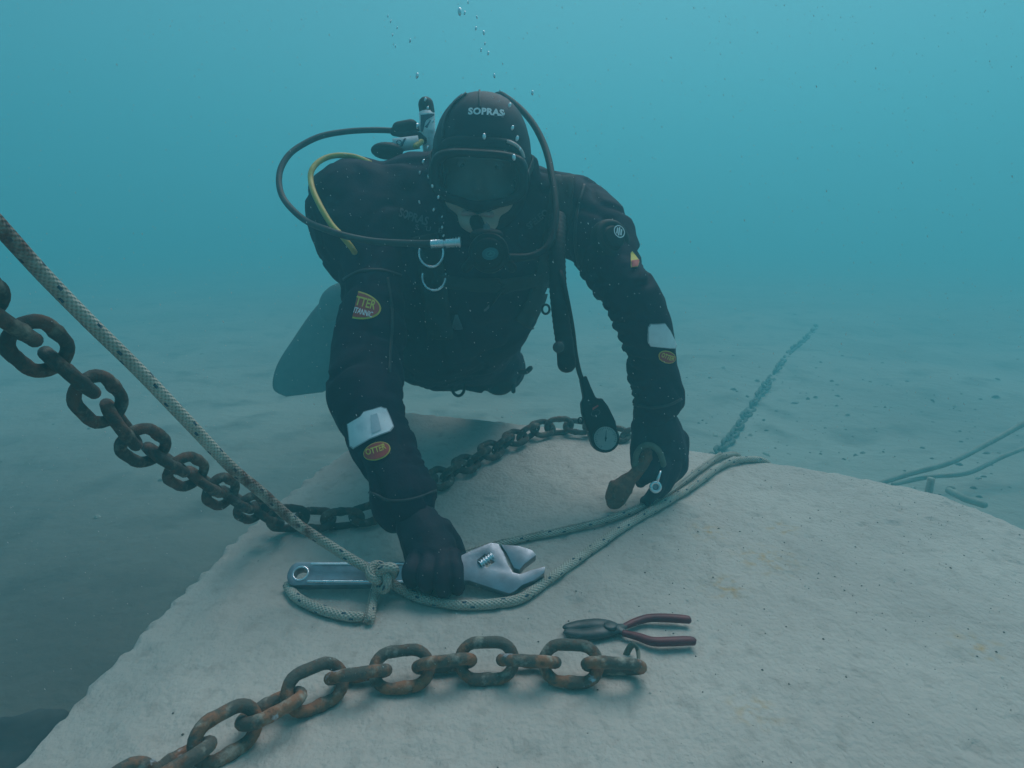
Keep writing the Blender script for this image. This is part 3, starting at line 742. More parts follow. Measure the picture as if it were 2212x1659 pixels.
for s in (-1, 1):
    mb = MB(); ball(mb, H(s*.032, .004, .066), .0125); eb = mb.obj('eye', M['eye'], person)
    mb = MB(); ball(mb, H(s*.031, .001, .0745), .0056); mb.obj('iris', M['iris'], eb)
mb = MB()
rounded_tube(mb, [H(x, -.0785-.004*abs(x)/.026, .099-.25*abs(x)) for x in (-.026, -.012, 0, .012, .026)], .0052, 10, flat=1)
mb.obj('lips', M['lip'], person)

# hood: a shell with a face opening narrowing to the chin
def hood_r(d):
    # d: unit vector in head space -> distance of the hood surface
    a, b, c = d.x/.0965, d.y/(.134 if d.y > 0 else .135), d.z/(.108 if d.z < 0 else .100)
    return (abs(a)**2.2+abs(b)**2.2+abs(c)**2.2)**(-1/2.2)
mb = MB(); NP, NT = 96, 40; vs, fs = [], []
for j in range(NT+1):
    for k in range(NP):
        ph = 2*math.pi*k/NP; ux, uy = math.sin(ph), math.cos(ph)
        # opening edge as a point on the face plane: half width .068 at the mask, narrowing to .034 at the chin
        yy = .048*uy if uy > 0 else .132*uy*(.90+.1*abs(uy)); wx_ = (.078 if yy > -.05 else .078-(-.05-yy)*.52)
        e = Vector((wx_*ux*(1 if uy > -.2 else 1), yy-.004, .085-.25*abs(ux)*.1)).normalized()
        th0 = math.acos(max(-1, min(1, e.z))); phe = math.atan2(e.x, e.y)
        t = j/NT; th = th0+(math.pi-.02-th0)*t
        pa = phe
        d = Vector((math.sin(th)*math.sin(pa), math.sin(th)*math.cos(pa), math.cos(th)))
        r = hood_r(d)*(1+.010*nz(d, 2.4, 4)+.006*nz(d, 6, 1)); r -= .004*max(0, 1-j/2.0) if j < 2 else 0
        vs.append(H(*(d*r)))
for j in range(NT):
    for k in range(NP):
        k2 = (k+1) % NP; fs.append([j*NP+k, j*NP+k2, (j+1)*NP+k2, (j+1)*NP+k])
fs.append([NT*NP+k for k in range(NP)])
# inner lip gives the neoprene its thickness
for k in range(NP):
    vs.append(HM @ ((HM.inverted() @ vs[k])*.93))
b0_ = len(vs)-NP
for k in range(NP):
    k2 = (k+1) % NP; fs.append([k2, k, b0_+k, b0_+k2])
mb.add(vs, fs); hood = mb.obj('hood', M['hood'], person)
bm = bmesh.new(); bm.from_mesh(hood.data); bmesh.ops.recalc_face_normals(bm, faces=bm.faces); bm.to_mesh(hood.data); bm.free()

# mask: frame, lens, skirt, strap
def mask_ring(z, sx, sy, cy, n=64, nose=0.0):
    out = []
    for k in range(n):
        a = 2*math.pi*k/n; ca, sa = math.cos(a), math.sin(a); e = 2/3.6
        x = sx*math.copysign(abs(ca)**e, ca); y = sy*math.copysign(abs(sa)**e, sa)
        if sa < 0: x *= 1-.20*(-sa)**2
        if y < 0: y -= nose*math.exp(-(x/.022)**2)
        out.append(H(x, cy+y, z-2.0*x*x))
    return out
CY = -.018
R1 = mask_ring(.118, .089, .049, CY, nose=.010); R2 = mask_ring(.123, .085, .045, CY, nose=.008); R3 = mask_ring(.121, .074, .036, CY, nose=.004); R0 = mask_ring(.098, .090, .052, CY, nose=.014); RB = mask_ring(.094, .068, .038, CY, nose=.008)
def loft(mb, rings, mi=0):
    n = len(rings[0]); vs = [p for r in rings for p in r]; fs = []
    for j in range(len(rings)-1):
        for k in range(n): k2 = (k+1) % n; fs.append([j*n+k, j*n+k2, (j+1)*n+k2, (j+1)*n+k])
    mb.add(vs, fs, mi)
mb = MB(); loft(mb, [RB, R0, R1, R2, R3, mask_ring(.112, .073, .035, CY, nose=.004)]); mask = mb.obj('dive_mask', M['mask_frame'], person)
mb = MB(); n = 64; c = H(0, CY, .1185); mb.add(mask_ring(.1175, .0745, .0365, CY, nose=.004)+[c], [[k, (k+1) % n, n] for k in range(n)]); mb.obj('lens', M['lens'], mask, False)
S1 = mask_ring(.099, .082, .060, CY+.008, nose=.016); S2 = mask_ring(.070, .079, .068, CY+.010, nose=.012); S3 = mask_ring(.052, .070, .064, CY+.010, nose=.010)
mb = MB(); loft(mb, [RB, S1, S2, S3]); mb.obj('skirt', M['skirt'], mask)
mb = MB(); tube(mb, [S1[k] + HZ*.001 for k in range(3, 13)], .0032, 8); mb.obj('skirt_highlight', M['pink'], mask)  # highlight on the skirt's upper right edge, built as a pale pink tube
mb = MB(); st = []
for k in range(41):
    a = R(-75)+R(330)*k/40; 
    d = Vector((math.cos(a+R(30)), .03, math.sin(a+R(30)))); 
for sgn in (-1, 1):
    P = []
    for k in range(14):
        a = R(8)+R(82)*k/13; d = Vector((sgn*math.cos(a), .02+.12*math.sin(a), .42-1.3*k/13)).normalized()
        P.append(H(*(d*(hood_r(d)+.003))))
    P = [H(sgn*.083, CY+.004, .098), H(sgn*.090, CY+.006, .06)] + P[3:]
    tube(mb, spline(P, 4), .011, 10, flat=.22, ref=HX)
mb.obj('strap', M['rubber'], mask)
mb = MB(); ellipsoid(mb, H(.088, CY+.005, .082), HX*.006, HY*.014, HZ*.018); ellipsoid(mb, H(-.088, CY+.005, .082), HX*.006, HY*.014, HZ*.018); mb.obj('buckle', M['plastic'], mask)
# fins
def fin(P, wid, label=None):
    """P: centre line points, wid: half widths; flat blade with side rails"""
    t = thing_part('swim_fin')
def fin_mesh(P, W, side, th=.006):
    S = spline([tuple(p)+(w_,) for p, w_ in zip(P, W)], 8); mb = MB(); vs, fs = [], []; n = 9
    sd = Vector(side).normalized()
    for q in S:
        c = Vector(q[:3])
        for top_ in (1, -1):
            for k in range(n):
                u = -1+2*k/(n-1); nn = CBACK
                vs.append(c+sd*u*q[3]+nn*(th*top_*(1 if abs(u) < .95 else .2)+.008*abs(u)**3+.004*math.cos(u*9)))
    L2 = 2*n
    for i in range(len(S)-1):
        for k in range(n-1):
            a = i*L2+k; fs.append([a, a+1, a+L2+1, a+L2]); a += n; fs.append([a+1, a, a+L2, a+L2+1])
        fs.append([i*L2, (i+1)*L2, (i+1)*L2+n, i*L2+n]); fs.append([i*L2+n-1, i*L2+2*n-1, (i+1)*L2+2*n-1, (i+1)*L2+n-1])
    for o_ in (0, (len(S)-1)*L2):
        for k in range(n-1): fs.append([o_+k, o_+k+1, o_+n+k+1, o_+n+k] if o_ else [o_+k+1, o_+k, o_+n+k, o_+n+k+1])
    mb.add(vs, fs); return mb
P = [V(730, 640, 3.35), V(718, 670, 3.32), V(698, 720, 3.30), V(676, 780, 3.28), V(664, 830, 3.27), V(658, 852, 3.26)]
mb = fin_mesh(P, [px(30, 3.3), px(46, 3.3), px(62, 3.3), px(78, 3.3), px(74, 3.3), px(40, 3.3)], (.98, 0, .12)); f1_ = mb.obj('swim_fin', M['rubber_grey'], person)
mb = MB(); chain_blob(mb, [(765, 650, 3.3, 34), (745, 645, 3.32, 36), (725, 655, 3.32, 34), (714, 672, 3.31, 26)], 6); link('foot_pocket', remesh(mb, .009, 3), M['rubber_grey'], f1_)
mb = MB(); P = [V(1085, 778, 2.15), V(1080, 790, 2.35), V(1075, 800, 2.6), V(1072, 806, 2.8)]
mb = fin_mesh(P, [.05, .08, .10, .10], (1, 0, 0)); f2_ = mb.obj('swim_fin', M['rubber'], person)
# knee pad and ankle strap tabs seen under the belly
mb = MB(); chain_blob(mb, [(1070, 800, 1.76, 46), (1078, 815, 1.75, 40)], 5); link('knee_pad', remesh(mb, .008, 3), M['rubber'], person)
mb = MB(); rounded_tube(mb, spline([V(1100, 806, 1.74), V(1122, 803, 1.73), V(1136, 803, 1.73), V(1144, 797, 1.73)], 5), px(8, 1.73), 10, flat=.6)
rounded_tube(mb, spline([V(1100, 822, 1.74), V(1108, 833, 1.73), V(1109, 845, 1.73)], 5), px(5, 1.73), 8); mb.obj('strap_tab', M['rubber'], person)

# ------------------------------------------------------------------ prints and badges that follow the surface under them
BSUIT = bvh_of([suit, gl1, gl2]); BHOOD = bvh_of([hood])
def hit(bv, x, y, off):
    r = ray(x, y).normalized(); h = bv.ray_cast(CAM, r)
    if h[0] is None: return None
    n = h[1] if h[1].dot(r) < 0 else -h[1]
    return h[0]+n*off
def decal(mb, bv, v2, faces, off, mi=0):
    P = [hit(bv, x, y, off) for x, y in v2]
    ok = [p is not None for p in P]
    zs = sorted((p-CAM).length for p in P if p is not None)
    if not zs: return
    med = zs[len(zs)//2]
    ok = [o and abs((p-CAM).length-med) < .07 for o, p in zip(ok, P)]
    vs = [p if o else CAM for p, o in zip(P, ok)]
    keep = [f for f in faces if all(ok[i] for i in f)]
    used = sorted({i for f in keep for i in f}); ix = {i: k for k, i in enumerate(used)}
    mb.add([vs[i] for i in used], [[ix[i] for i in f][::-1] for f in keep], mi)
def ell2(cx, cy, rx, ry, rot, rings=6, seg=40, half=None):
    ca, sa = math.cos(R(rot)), math.sin(R(rot)); v, f = [], []
    for j in range(rings+1):
        for k in range(seg):
            a = 2*math.pi*k/seg; x, y = rx*math.cos(a)*j/rings, ry*math.sin(a)*j/rings
            if half is not None: x = max(x, half)
            v.append((cx+x*ca-y*sa, cy+x*sa+y*ca))
    for j in range(rings):
        for k in range(seg):
            k2 = (k+1) % seg; f.append([j*seg+k, j*seg+k2, (j+1)*seg+k2, (j+1)*seg+k] if j else [k, seg+k2, seg+k])
    return v, f
def ring2(cx, cy, rx, ry, rot, w_, seg=40, half=None):
    ca, sa = math.cos(R(rot)), math.sin(R(rot)); v, f = [], []
    for j in (0, 1):
        for k in range(seg):
            a = 2*math.pi*k/seg; x, y = (rx-w_*j)*math.cos(a), (ry-w_*j)*math.sin(a)
            if half is not None: x = max(x, half)
            v.append((cx+x*ca-y*sa, cy+x*sa+y*ca))
    for k in range(seg): k2 = (k+1) % seg; f.append([k, k2, seg+k2, seg+k])
    return v, f
def poly2(pts, n=10):
    """outline -> fine fan of rings around its centre"""
    P = []
    for i in range(len(pts)):
        a, b = pts[i], pts[(i+1) % len(pts)]
        for k in range(6): P.append((a[0]+(b[0]-a[0])*k/6, a[1]+(b[1]-a[1])*k/6))
    cx = sum(p[0] for p in P)/len(P); cy = sum(p[1] for p in P)/len(P); m = len(P); v, f = [], []
    for j in range(n+1):
        for p in P: v.append((cx+(p[0]-cx)*j/n, cy+(p[1]-cy)*j/n))
    for j in range(n):
        for k in range(m):
            k2 = (k+1) % m; f.append([j*m+k, j*m+k2, (j+1)*m+k2, (j+1)*m+k] if j else [k, m+k2, m+k])
    return v, f
def text2(s, cx, cy, w_, h_, rot, bend=0.0, bold=.02, space=1.0):
    cu = bpy.data.curves.new('t', 'FONT'); cu.body = s; cu.align_x = 'CENTER'; cu.align_y = 'CENTER'; cu.offset = bold; cu.space_character = space
    cu.resolution_u = 3
    o = bpy.data.objects.new('t', cu); C.objects.link(o); dg = bpy.context.evaluated_depsgraph_get()
    me = bpy.data.meshes.new_from_object(o.evaluated_get(dg)); bpy.data.objects.remove(o)
    bm = bmesh.new(); bm.from_mesh(me); bmesh.ops.triangulate(bm, faces=bm.faces)
    bm.verts.ensure_lookup_table(); bm.verts.index_update()
    xs = [v.co.x for v in bm.verts]; ys = [v.co.y for v in bm.verts]
    x0, x1, y0, y1 = min(xs), max(xs), min(ys), max(ys); ca, sa = math.cos(R(rot)), math.sin(R(rot)); v2 = []
    for v in bm.verts:
        x = ((v.co.x-x0)/(x1-x0)-.5)*w_; y = -((v.co.y-y0)/(y1-y0)-.5)*h_ + bend*(x/w_*2)**2
        v2.append((cx+x*ca-y*sa, cy+x*sa+y*ca))
    f = [[v.index for v in q.verts][::-1] for q in bm.faces]; bm.free(); bpy.data.meshes.remove(me)
    return v2, f

# oval badge on the upper sleeve, cut off straight on its left
mb = MB(); cx, cy, ro = 769, 660, 13
decal(mb, BSUIT, *ell2(cx, cy, 54, 30, ro, half=0), .0030, 1); decal(mb, BSUIT, *ell2(cx, cy, 50.5, 26.5, ro, half=1), .0042, 0)
decal(mb, BSUIT, *text2('TTER', 791, 657.5, 41, 20, ro+3), .0056, 1); decal(mb, BSUIT, *text2('ITANNIC', 786, 678, 38, 12.5, ro+4), .0056, 2)
mb.obj('sleeve_badge', [M['red'], M['yellow'], M['white']], suit, False)
# forearm badges
mb = MB(); cx, cy, ro = 816, 976, -17
decal(mb, BSUIT, *ell2(cx, cy, 28.5, 19, ro), .003, 1); decal(mb, BSUIT, *ell2(cx, cy, 26.5, 17, ro), .0042, 0)
decal(mb, BSUIT, *text2('OTTER', cx-1, cy-2, 41, 13.5, ro, bend=-2), .0056, 1)
mb.obj('forearm_badge', [M['red'], M['yellow'], M['white']], suit, False)
mb = MB(); cx, cy, ro = 1439, 770, 24
decal(mb, BSUIT, *ell2(cx, cy, 18.5, 13, ro), .003, 1); decal(mb, BSUIT, *ell2(cx, cy, 16.8, 11.3, ro), .0042, 0); decal(mb, BSUIT, *text2('OTTER', cx, cy-1, 27, 10, ro, bend=-1), .0056, 1)
mb.obj('forearm_badge', [M['red'], M['yellow']], suit, False)
# pale reflective panels on both forearms
PR = [(752, 916), (779, 900), (786, 890), (822, 879.5), (834, 883), (850, 924), (843, 934.5), (802, 950), (766, 970), (758.5, 964)]
def shrink(P, k): cx = sum(p[0] for p in P)/len(P); cy = sum(p[1] for p in P)/len(P); return [(cx+(x-cx)*k, cy+(y-cy)*k) for x, y in P]
mb = MB(); decal(mb, BSUIT, *poly2(PR), .003, 1); decal(mb, BSUIT, *poly2(shrink(PR, .94)), .0042, 0)
decal(mb, BSUIT, *poly2([(801, 900), (814, 896), (824, 931), (805, 940)]), .0052, 2); mb.obj('reflective_panel', [M['patch_white'], M['patch_edge'], M['patch_band']], suit, False)
PL_ = [(1399, 705), (1404, 699), (1434, 698), (1446, 715), (1459, 744), (1456, 753), (1445, 752.5), (1405, 747), (1399, 738)]
mb = MB(); decal(mb, BSUIT, *poly2(PL_), .003, 1); decal(mb, BSUIT, *poly2(shrink(PL_, .94)), .0042, 0); mb.obj('reflective_panel', [M['patch_white'], M['patch_edge']], suit, False)
# red and yellow shoulder badge at the edge of the left sleeve
mb = MB(); decal(mb, BSUIT, *poly2([(1360, 548), (1363, 544), (1377, 562), (1379, 568), (1376, 579), (1362, 580)]), .003, 1); decal(mb, BSUIT, *poly2([(1361, 566), (1378, 564), (1376, 578), (1364, 580)]), .0042, 0)
mb.obj('shoulder_badge', [M['red'], M['yellow']], suit, False)
# dull prints on the chest
mb = MB(); decal(mb, BSUIT, *text2('SOPRAS', 894, 470, 70, 19, 17, bold=.03), .0045); decal(mb, BSUIT, *text2('S U B', 928, 495, 58, 11, 9, space=1.6), .003); mb.obj('chest_print', M['reflect'], suit, False)
mb = MB(); decal(mb, BSUIT, *text2('SPELEO', 1160, 474, 58, 15, -37, bold=.03), .003); mb.obj('chest_print', M['reflect'], suit, False)
# hood print
mb = MB(); decal(mb, BHOOD, *text2('SOPRAS', 1050, 242, 76, 15, 3, bold=.05, space=1.08, bend=1.5), .002, 0); decal(mb, BHOOD, *text2('S U B', 1071, 251.5, 34, 5.5, 6, space=1.5), .002, 1); mb.obj('hood_print', [M['white'], M['reflect']], hood, False)
# raised seams of the suit and hood
def seam(bv, pts, parent, w_=5, off=.0015):
    S = spline(pts, 8); v, f = [], []
    for i, q in enumerate(S):
        a = S[max(i-1, 0)]; b = S[min(i+1, len(S)-1)]; tx, ty = b[0]-a[0], b[1]-a[1]; l = math.hypot(tx, ty)
        for k in (-1, 0, 1): v.append((q[0]-ty/l*k*w_/2, q[1]+tx/l*k*w_/2))
    for i in range(len(S)-1):
        for k in (0, 1): a = i*3+k; f.append([a, a+1, a+4, a+3])
    mb = MB(); decal(mb, bv, v, f, off); o = mb.obj('seam', M['seam'], parent)
    sm = bmesh.new(); sm.from_mesh(o.data); bmesh.ops.solidify(sm, geom=sm.faces[:], thickness=.002); sm.to_mesh(o.data); sm.free()
M['seam'] = mat('seam_tape', (.02, .02, .028), (.03, .03, .04), 80, .6)
seam(BSUIT, [(742, 606), (775, 588), (820, 584), (866, 596)], suit); seam(BSUIT, [(797, 1062), (840, 1080), (890, 1078), (940, 1060)], suit); seam(BSUIT, [(1368, 872), (1400, 880), (1440, 876), (1470, 862)], suit)
seam(BSUIT, [(1262, 400), (1250, 450), (1244, 510), (1250, 575)], suit); seam(BSUIT, [(836, 600), (846, 680), (842, 760), (838, 840)], suit)
seam(BHOOD, [(1036, 196), (1036, 215), (1037, 234)], hood, 4); seam(BHOOD, [(958, 300), (962, 262), (980, 226), (1010, 200)], hood, 4)
# exhaust valve on the left upper arm
c = hit(BSUIT, 1322, 516, .0); ax = (CBACK*.86+CRIGHT*.42+CUP*.15).normalized()
mb = MB(); lathe(mb, c-ax*.012, ax, [(0, .040), (.008, .0395), (.016, .037), (.019, .033), (.0195, .028), (.018, .024), (.023, .020), (.0245, .012)], 32); vv = mb.obj('exhaust_valve', M['plastic'], suit); shade_auto(vv, 35)
mb = MB(); q = c+ax*.0135+CRIGHT*.006+CUP*.009; u_ = ax.cross(CUP).normalized()*-1; v_ = ax.cross(u_)
def disc3(mb, c, u, v, r0, r1, mi, seg=32):
    vs = [c+u*math.cos(2*math.pi*k/seg)*r+v*math.sin(2*math.pi*k/seg)*r for r in (r0, r1) for k in range(seg)]
    mb.add(vs, [[k, (k+1) % seg, seg+(k+1) % seg, seg+k] for k in range(seg)], mi)
disc3(mb, q, u_, v_, .0102, .0122, 0); 
d1 = (v_*.94+u_*.25).normalized(); d2 = d1.cross(ax)
for s0, s1 in ((-.0022, .0010), (.0024, .0058), (-.0062, -.0034)):
    h0 = .0085 if s0 > -.003 and s0 < 0 else .0062
    mb.add([q+d2*s0-d1*h0, q+d2*s1-d1*h0, q+d2*s1+d1*h0, q+d2*s0+d1*h0], [[0, 1, 2, 3]])
mb.obj('valve_emblem', M['white'], suit, False)
# small emblems and a shell shaped tag on the chest
mb = MB(); decal(mb, BSUIT, *ring2(1063, 583, 8, 8, 0, 2.2), .003); decal(mb, BSUIT, *poly2([(1060, 579), (1066, 581), (1062, 588)]), .003)
decal(mb, BSUIT, *text2('DIVING', 1066, 610, 34, 6, -6, bend=3), .003); mb.obj('chest_emblem', M['gold'], suit, False)
mb = MB(); V2, F2 = poly2([(983, 678), (989, 678), (998, 700), (1001, 710), (992, 711), (982, 711), (977, 706)]); decal(mb, BSUIT, V2, F2, .003, 0)
for k in range(5): x1 = 980+k*4.6; decal(mb, BSUIT, *poly2([(985.5+k*.5, 686), (986.5+k*.5, 686), (x1+1.3, 709), (x1, 709)]), .0045, 1)
mb.obj('shell_tag', [mat('tag_blue', (.10, .15, .18), (.13, .19, .22), 200), M['reflect']], suit, False)
mb = MB(); decal(mb, BSUIT, *poly2([(1044, 668), (1053, 660), (1056, 656), (1056, 664), (1049, 671), (1044, 672)]), .003); mb.obj('chest_mark', M['reflect'], suit, False)

# ------------------------------------------------------------------ buoyancy vest over the suit
vest = thing('buoyancy_vest', V(1000, 520, 1.30), 'black buoyancy vest with shoulder straps and two steel rings worn over the drysuit', 'buoyancy vest')
def strap_band(cpts, w_, off, name='shoulder_strap', th=.004, m='web'):
    S = spline(cpts, 8); v, f = [], []; n = 7
    for i, q in enumerate(S):
        a = S[max(i-1, 0)]; b = S[min(i+1, len(S)-1)]; tx, ty = b[0]-a[0], b[1]-a[1]; l = math.hypot(tx, ty); nx, ny = -ty/l, tx/l
        for k in range(n): s = (-1+2*k/(n-1))*w_/2; v.append((q[0]+nx*s, q[1]+ny*s))
    for i in range(len(S)-1):
        for k in range(n-1): a = i*n+k; f.append([a, a+1, a+n+1, a+n])
    mb = MB(); decal(mb, BSUIT, v, f, off); o = mb.obj(name, M[m], vest)
    sm = bmesh.new(); sm.from_mesh(o.data); bmesh.ops.solidify(sm, geom=sm.faces[:], thickness=th); sm.to_mesh(o.data); sm.free(); return o
strap_band([(922, 510), (935, 580), (945, 660), (950, 730)], 52, .006)
strap_band([(1216, 386), (1212, 450), (1198, 520), (1180, 580), (1160, 650), (1130, 700)], 52, .006)
strap_band([(940, 600), (1000, 612), (1060, 615), (1110, 612), (1170, 598)], 26, .007, 'chest_strap')
# flap of the strap standing up over the left shoulder
mb = MB(); chain_blob(mb, [(1195, 396, 1.36, 20), (1230, 398, 1.36, 20)], 4); link('shoulder_pad', remesh(mb, .006, 3), M['web'], vest)
def uring(cx, cy, rx, ry, a0, a1, r, dz, name, m):
    d = (hit(BSUIT, cx, cy, 0)-CAM).dot(Vector((0, cp, -sp)))-dz; P = []
    for k in range(29):
        a = R(a0+(a1-a0)*k/28); P.append(V(cx+rx*math.cos(a), cy+ry*math.sin(a), d-.008*max(0, math.sin(a))))
    mb = MB(); rounded_tube(mb, P, r, 10); return mb.obj(name, m, vest)
uring(931.5, 546, 26, 30.5, -14, 194, .0024, .014, 'steel_ring', M['chrome'])
uring(937.5, 598, 25, 29, -12, 192, .0024, .014, 'steel_ring', M['chrome'])
mb = MB(); P = [V(990+13*math.cos(a), 838+17*math.sin(a), 1.58) for a in [2*math.pi*k/30 for k in range(30)]]; tube(mb, P, px(3.3, 1.58), 10, closed=True); mb.obj('waist_ring', M['plastic'], vest)
# wing bladder behind the shoulders
mb = MB(); chain_blob(mb, [(850, 420, 1.52, 70), (850, 520, 1.60, 80), (900, 620, 1.72, 80), (1000, 660, 1.80, 80), (1120, 600, 1.70, 60), (1170, 480, 1.55, 50)], 6); link('air_cell', remesh(mb, .012, 6), M['web'], vest)
# corrugated inflator with its button
IP = [V(*q) for q in ((1204, 470, 1.235), (1203, 520, 1.20), (1203, 570, 1.185), (1206, 630, 1.18), (1212, 690, 1.18), (1219, 740, 1.18), (1224, 772, 1.18))]
S = resample(spline(IP, 12), .0035); mb = MB(); tube(mb, S, [px(19, 1.18)*(1+(.035 if i % 3 == 0 else -.02)) for i in range(len(S))], 16)
mb.obj('corrugated_hose', M['rubber'], vest)
mb = MB(); chain_blob(mb, [(1219, 735, 1.18, 20), (1222, 765, 1.18, 20), (1224, 785, 1.18, 21)], 6); chain_blob(mb, [(1206, 750, 1.165, 13)]*2, 2); link('inflator_head', remesh(mb, .003, 3), M['plastic'], vest)
mb = MB(); c = V(1207, 750, 1.155); lathe(mb, c, CBACK, [(0, px(11.5, 1.16)), (.005, px(11.5, 1.16)), (.007, px(9.5, 1.16))], 20); mb.obj('button', M['rubber_grey'], vest)
mb = MB(); P = [V(1179+8*math.cos(a), 668+10*math.sin(a), 1.22) for a in [2*math.pi*k/24 for k in range(24)]]; tube(mb, P, px(2.6, 1.22), 8, closed=True); mb.obj('waist_ring', M['plastic'], vest)

# ------------------------------------------------------------------ cylinder and first stage behind the head
tank = thing('scuba_cylinder', V(1010, 380, 1.6), 'scuba cylinder with black valve knob and white marked fittings on the back of the diver', 'scuba cylinder')
ta, tb = V(1010, 392, 1.66), V(1010, 520, 2.25); ax = (tb-ta)
mb = MB(); lathe(mb, ta, ax, [(0, .02), (.01, .06), (.035, .082), (.06, .088), (ax.length-.04, .088), (ax.length, .06)], 28); mb.obj('cylinder', M['rubber_grey'], tank)
KD = 1.46
mb = MB(); rounded_tube(mb, [V(920, 226, KD), V(923, 245, KD)], px(16.5, KD), 18); mb.obj('valve_knob', M['rubber'], tank)
mb = MB(); tube(mb, [V(922, 244, KD), V(924, 282, KD), V(928, 330, KD+.02), V(945, 350, KD+.06)], [px(17, KD), px(16, KD), px(14, KD), px(13, KD)], 18); vb = mb.obj('valve_body', M['white'], tank)
BV_ = bvh_of([vb])
mb = MB(); decal(mb, BV_, *poly2([(908, 246), (938, 243), (938, 286), (912, 286)]), .0015, 0)
decal(mb, BV_, *poly2([(910, 249), (936, 246), (936, 250), (914, 253), (915, 284), (911, 284)]), .0025, 1); decal(mb, BV_, *text2('7', 927, 267, 16, 22, 10, bold=.04), .0025, 1)
mb.obj('valve_label', [M['white'], mat('label_blue', (.06, .08, .12), None)], tank, False)
mb = MB(); rounded_tube(mb, [V(862, 278, KD), V(888, 273, KD)], px(15, KD), 14); rounded_tube(mb, [V(852, 284, KD), V(900, 292, KD), V(915, 302, KD)], px(10, KD), 12); mb.obj('first_stage', M['rubber'], tank)
mb = MB(); tube(mb, [V(893, 272, KD), V(909, 276, KD)], px(8, KD), 12); mb.obj('port_collar', M['chrome'], tank)
mb = MB(); ellipsoid(mb, V(836, 326, KD-.03), CRIGHT*px(34, KD), CUP*px(16, KD), CBACK*.03); rounded_tube(mb, [V(835, 324, KD-.02), V(862, 318, KD-.01)], px(13, KD), 12); mb.obj('valve_cap', M['rubber'], tank)
mb = MB(); tube(mb, [V(850, 314, KD-.02), V(905, 307, KD-.015)], px(14, KD), 16); fb = mb.obj('white_fitting', M['white'], tank); BF_ = bvh_of([fb])
mb = MB(); decal(mb, BF_, *poly2([(873, 300), (878, 299), (869, 316), (864, 316)]), .0015); decal(mb, BF_, *ring2(862, 308, 6, 5, 0, 1.6), .0015); mb.obj('fitting_mark', [mat('mark_blue', (.05, .07, .12), None)], tank, False)
mb = MB(); rounded_tube(mb, [V(898, 316, KD-.03), V(910, 306, KD-.02)], px(6, KD), 10); mb.obj('yellow_cap', M['hose_yellow'], tank)

# ------------------------------------------------------------------ hoses, regulator, gauge
def hose(name, pts, r, m, label, cat, group='hoses on the diver'):
    P = spline([tuple(V(*q)) for q in pts], 12); root = thing(name, Vector(P[0]), label, cat, group); mb = MB(); tube(mb, P, r, 14); mb.obj('hose', m, root); return root
h1 = hose('inflator_hose', [(890, 290, 1.46), (854, 283, 1.46), (806, 281, 1.45), (750, 284, 1.44), (694, 294, 1.42), (651, 314, 1.40), (623, 336, 1.38), (606, 366, 1.36), (603, 398, 1.34), (612, 428, 1.32), (635, 456, 1.29), (666, 480, 1.27), (708, 497, 1.235), (750, 510.5, 1.22), (806, 521, 1.215), (870, 525, 1.21), (935, 526, 1.205)], .0062, M['rubber_grey'], 'long black hose looping out past the shoulder to a chrome coupling on the chest', 'hose')
d = 1.2; a_, b_ = V(930, 527.5, d), V(998, 523, d); ax = b_-a_; L_ = ax.length; u = L_/68
mb = MB(); lathe(mb, a_, ax, [(0, .0068), (.001, .0078), (28*u, .0078), (29*u, .006), (32*u, .006), (33*u, .0088), (51*u, .0088), (52*u, .0078), (54*u, .0078), (54.5*u, .0098), (57*u, .0098), (57.5*u, .008), (60*u, .008), (60.5*u, .0104), (65*u, .0104), (66*u, .007)], 28); q = mb.obj('coupling', M['chrome'], h1); shade_auto(q, 30)
hose('yellow_hose', [(800, 352, 1.36), (767, 339, 1.37), (736, 335.5, 1.36), (710, 339, 1.35), (688, 350, 1.335), (674, 367, 1.32), (671, 387, 1.31), (677, 413, 1.29), (694, 449, 1.265), (716, 485, 1.25), (739, 510, 1.24), (758, 533, 1.245), (766, 545, 1.27)], .0056, M['hose_yellow'], 'yellow hose curving over the shoulder inside the loop of the long black hose', 'hose')
reg = hose('breathing_regulator', [(1040, 230, 1.52), (1075, 205, 1.47), (1097, 213, 1.43), (1127, 238, 1.38), (1152, 268, 1.34), (1172, 305, 1.31), (1184, 340, 1.28), (1191, 375, 1.25), (1198, 420, 1.22), (1200, 470, 1.195), (1187, 526, 1.175), (1150, 553, 1.165), (1098, 556, 1.155)], .0066, M['rubber'], 'black breathing regulator held in the mouth with a hose arching round the hood', 'regulator')
rc = V(1056, 546, 1.165); ra = (CBACK*.93-CUP*.30).normalized()
mb = MB(); lathe(mb, rc-ra*.025, ra, [(0, .020), (.006, .030), (.016, .034), (.028, .0355), (.034, .034), (.036, .030)], 30); q = mb.obj('second_stage', M['plastic'], reg); shade_auto(q, 40)
mb = MB(); lathe(mb, rc+ra*.0085, ra, [(0, .028), (.004, .027), (.0065, .023), (.007, .012)], 28); cov = mb.obj('purge_cover', M['rubber'], reg); BC_ = bvh_of([cov])
mb = MB(); decal(mb, BC_, *ell2(1059, 548, 18, 13.5, -8), .0012, 0); decal(mb, BC_, *ring2(1059, 548, 10, 7, -8, 1.6), .0022, 1); decal(mb, BC_, *poly2([(1054, 551), (1060, 543), (1064, 549)]), .0022, 1); mb.obj('purge_emblem', [M['teal'], mat('teal_light', (.06, .24, .25), None)], reg, False)
mb = MB(); P = [H(0, -.094, .092), H(0, -.099, .104), rc-ra*.018+CUP*.006]; tube(mb, spline(P, 4), .013, 14); ellipsoid(mb, V(1051, 508, 1.165), CRIGHT*.030, CUP*.012, CBACK*.016); mb.obj('mouthpiece', M['rubber'], reg)
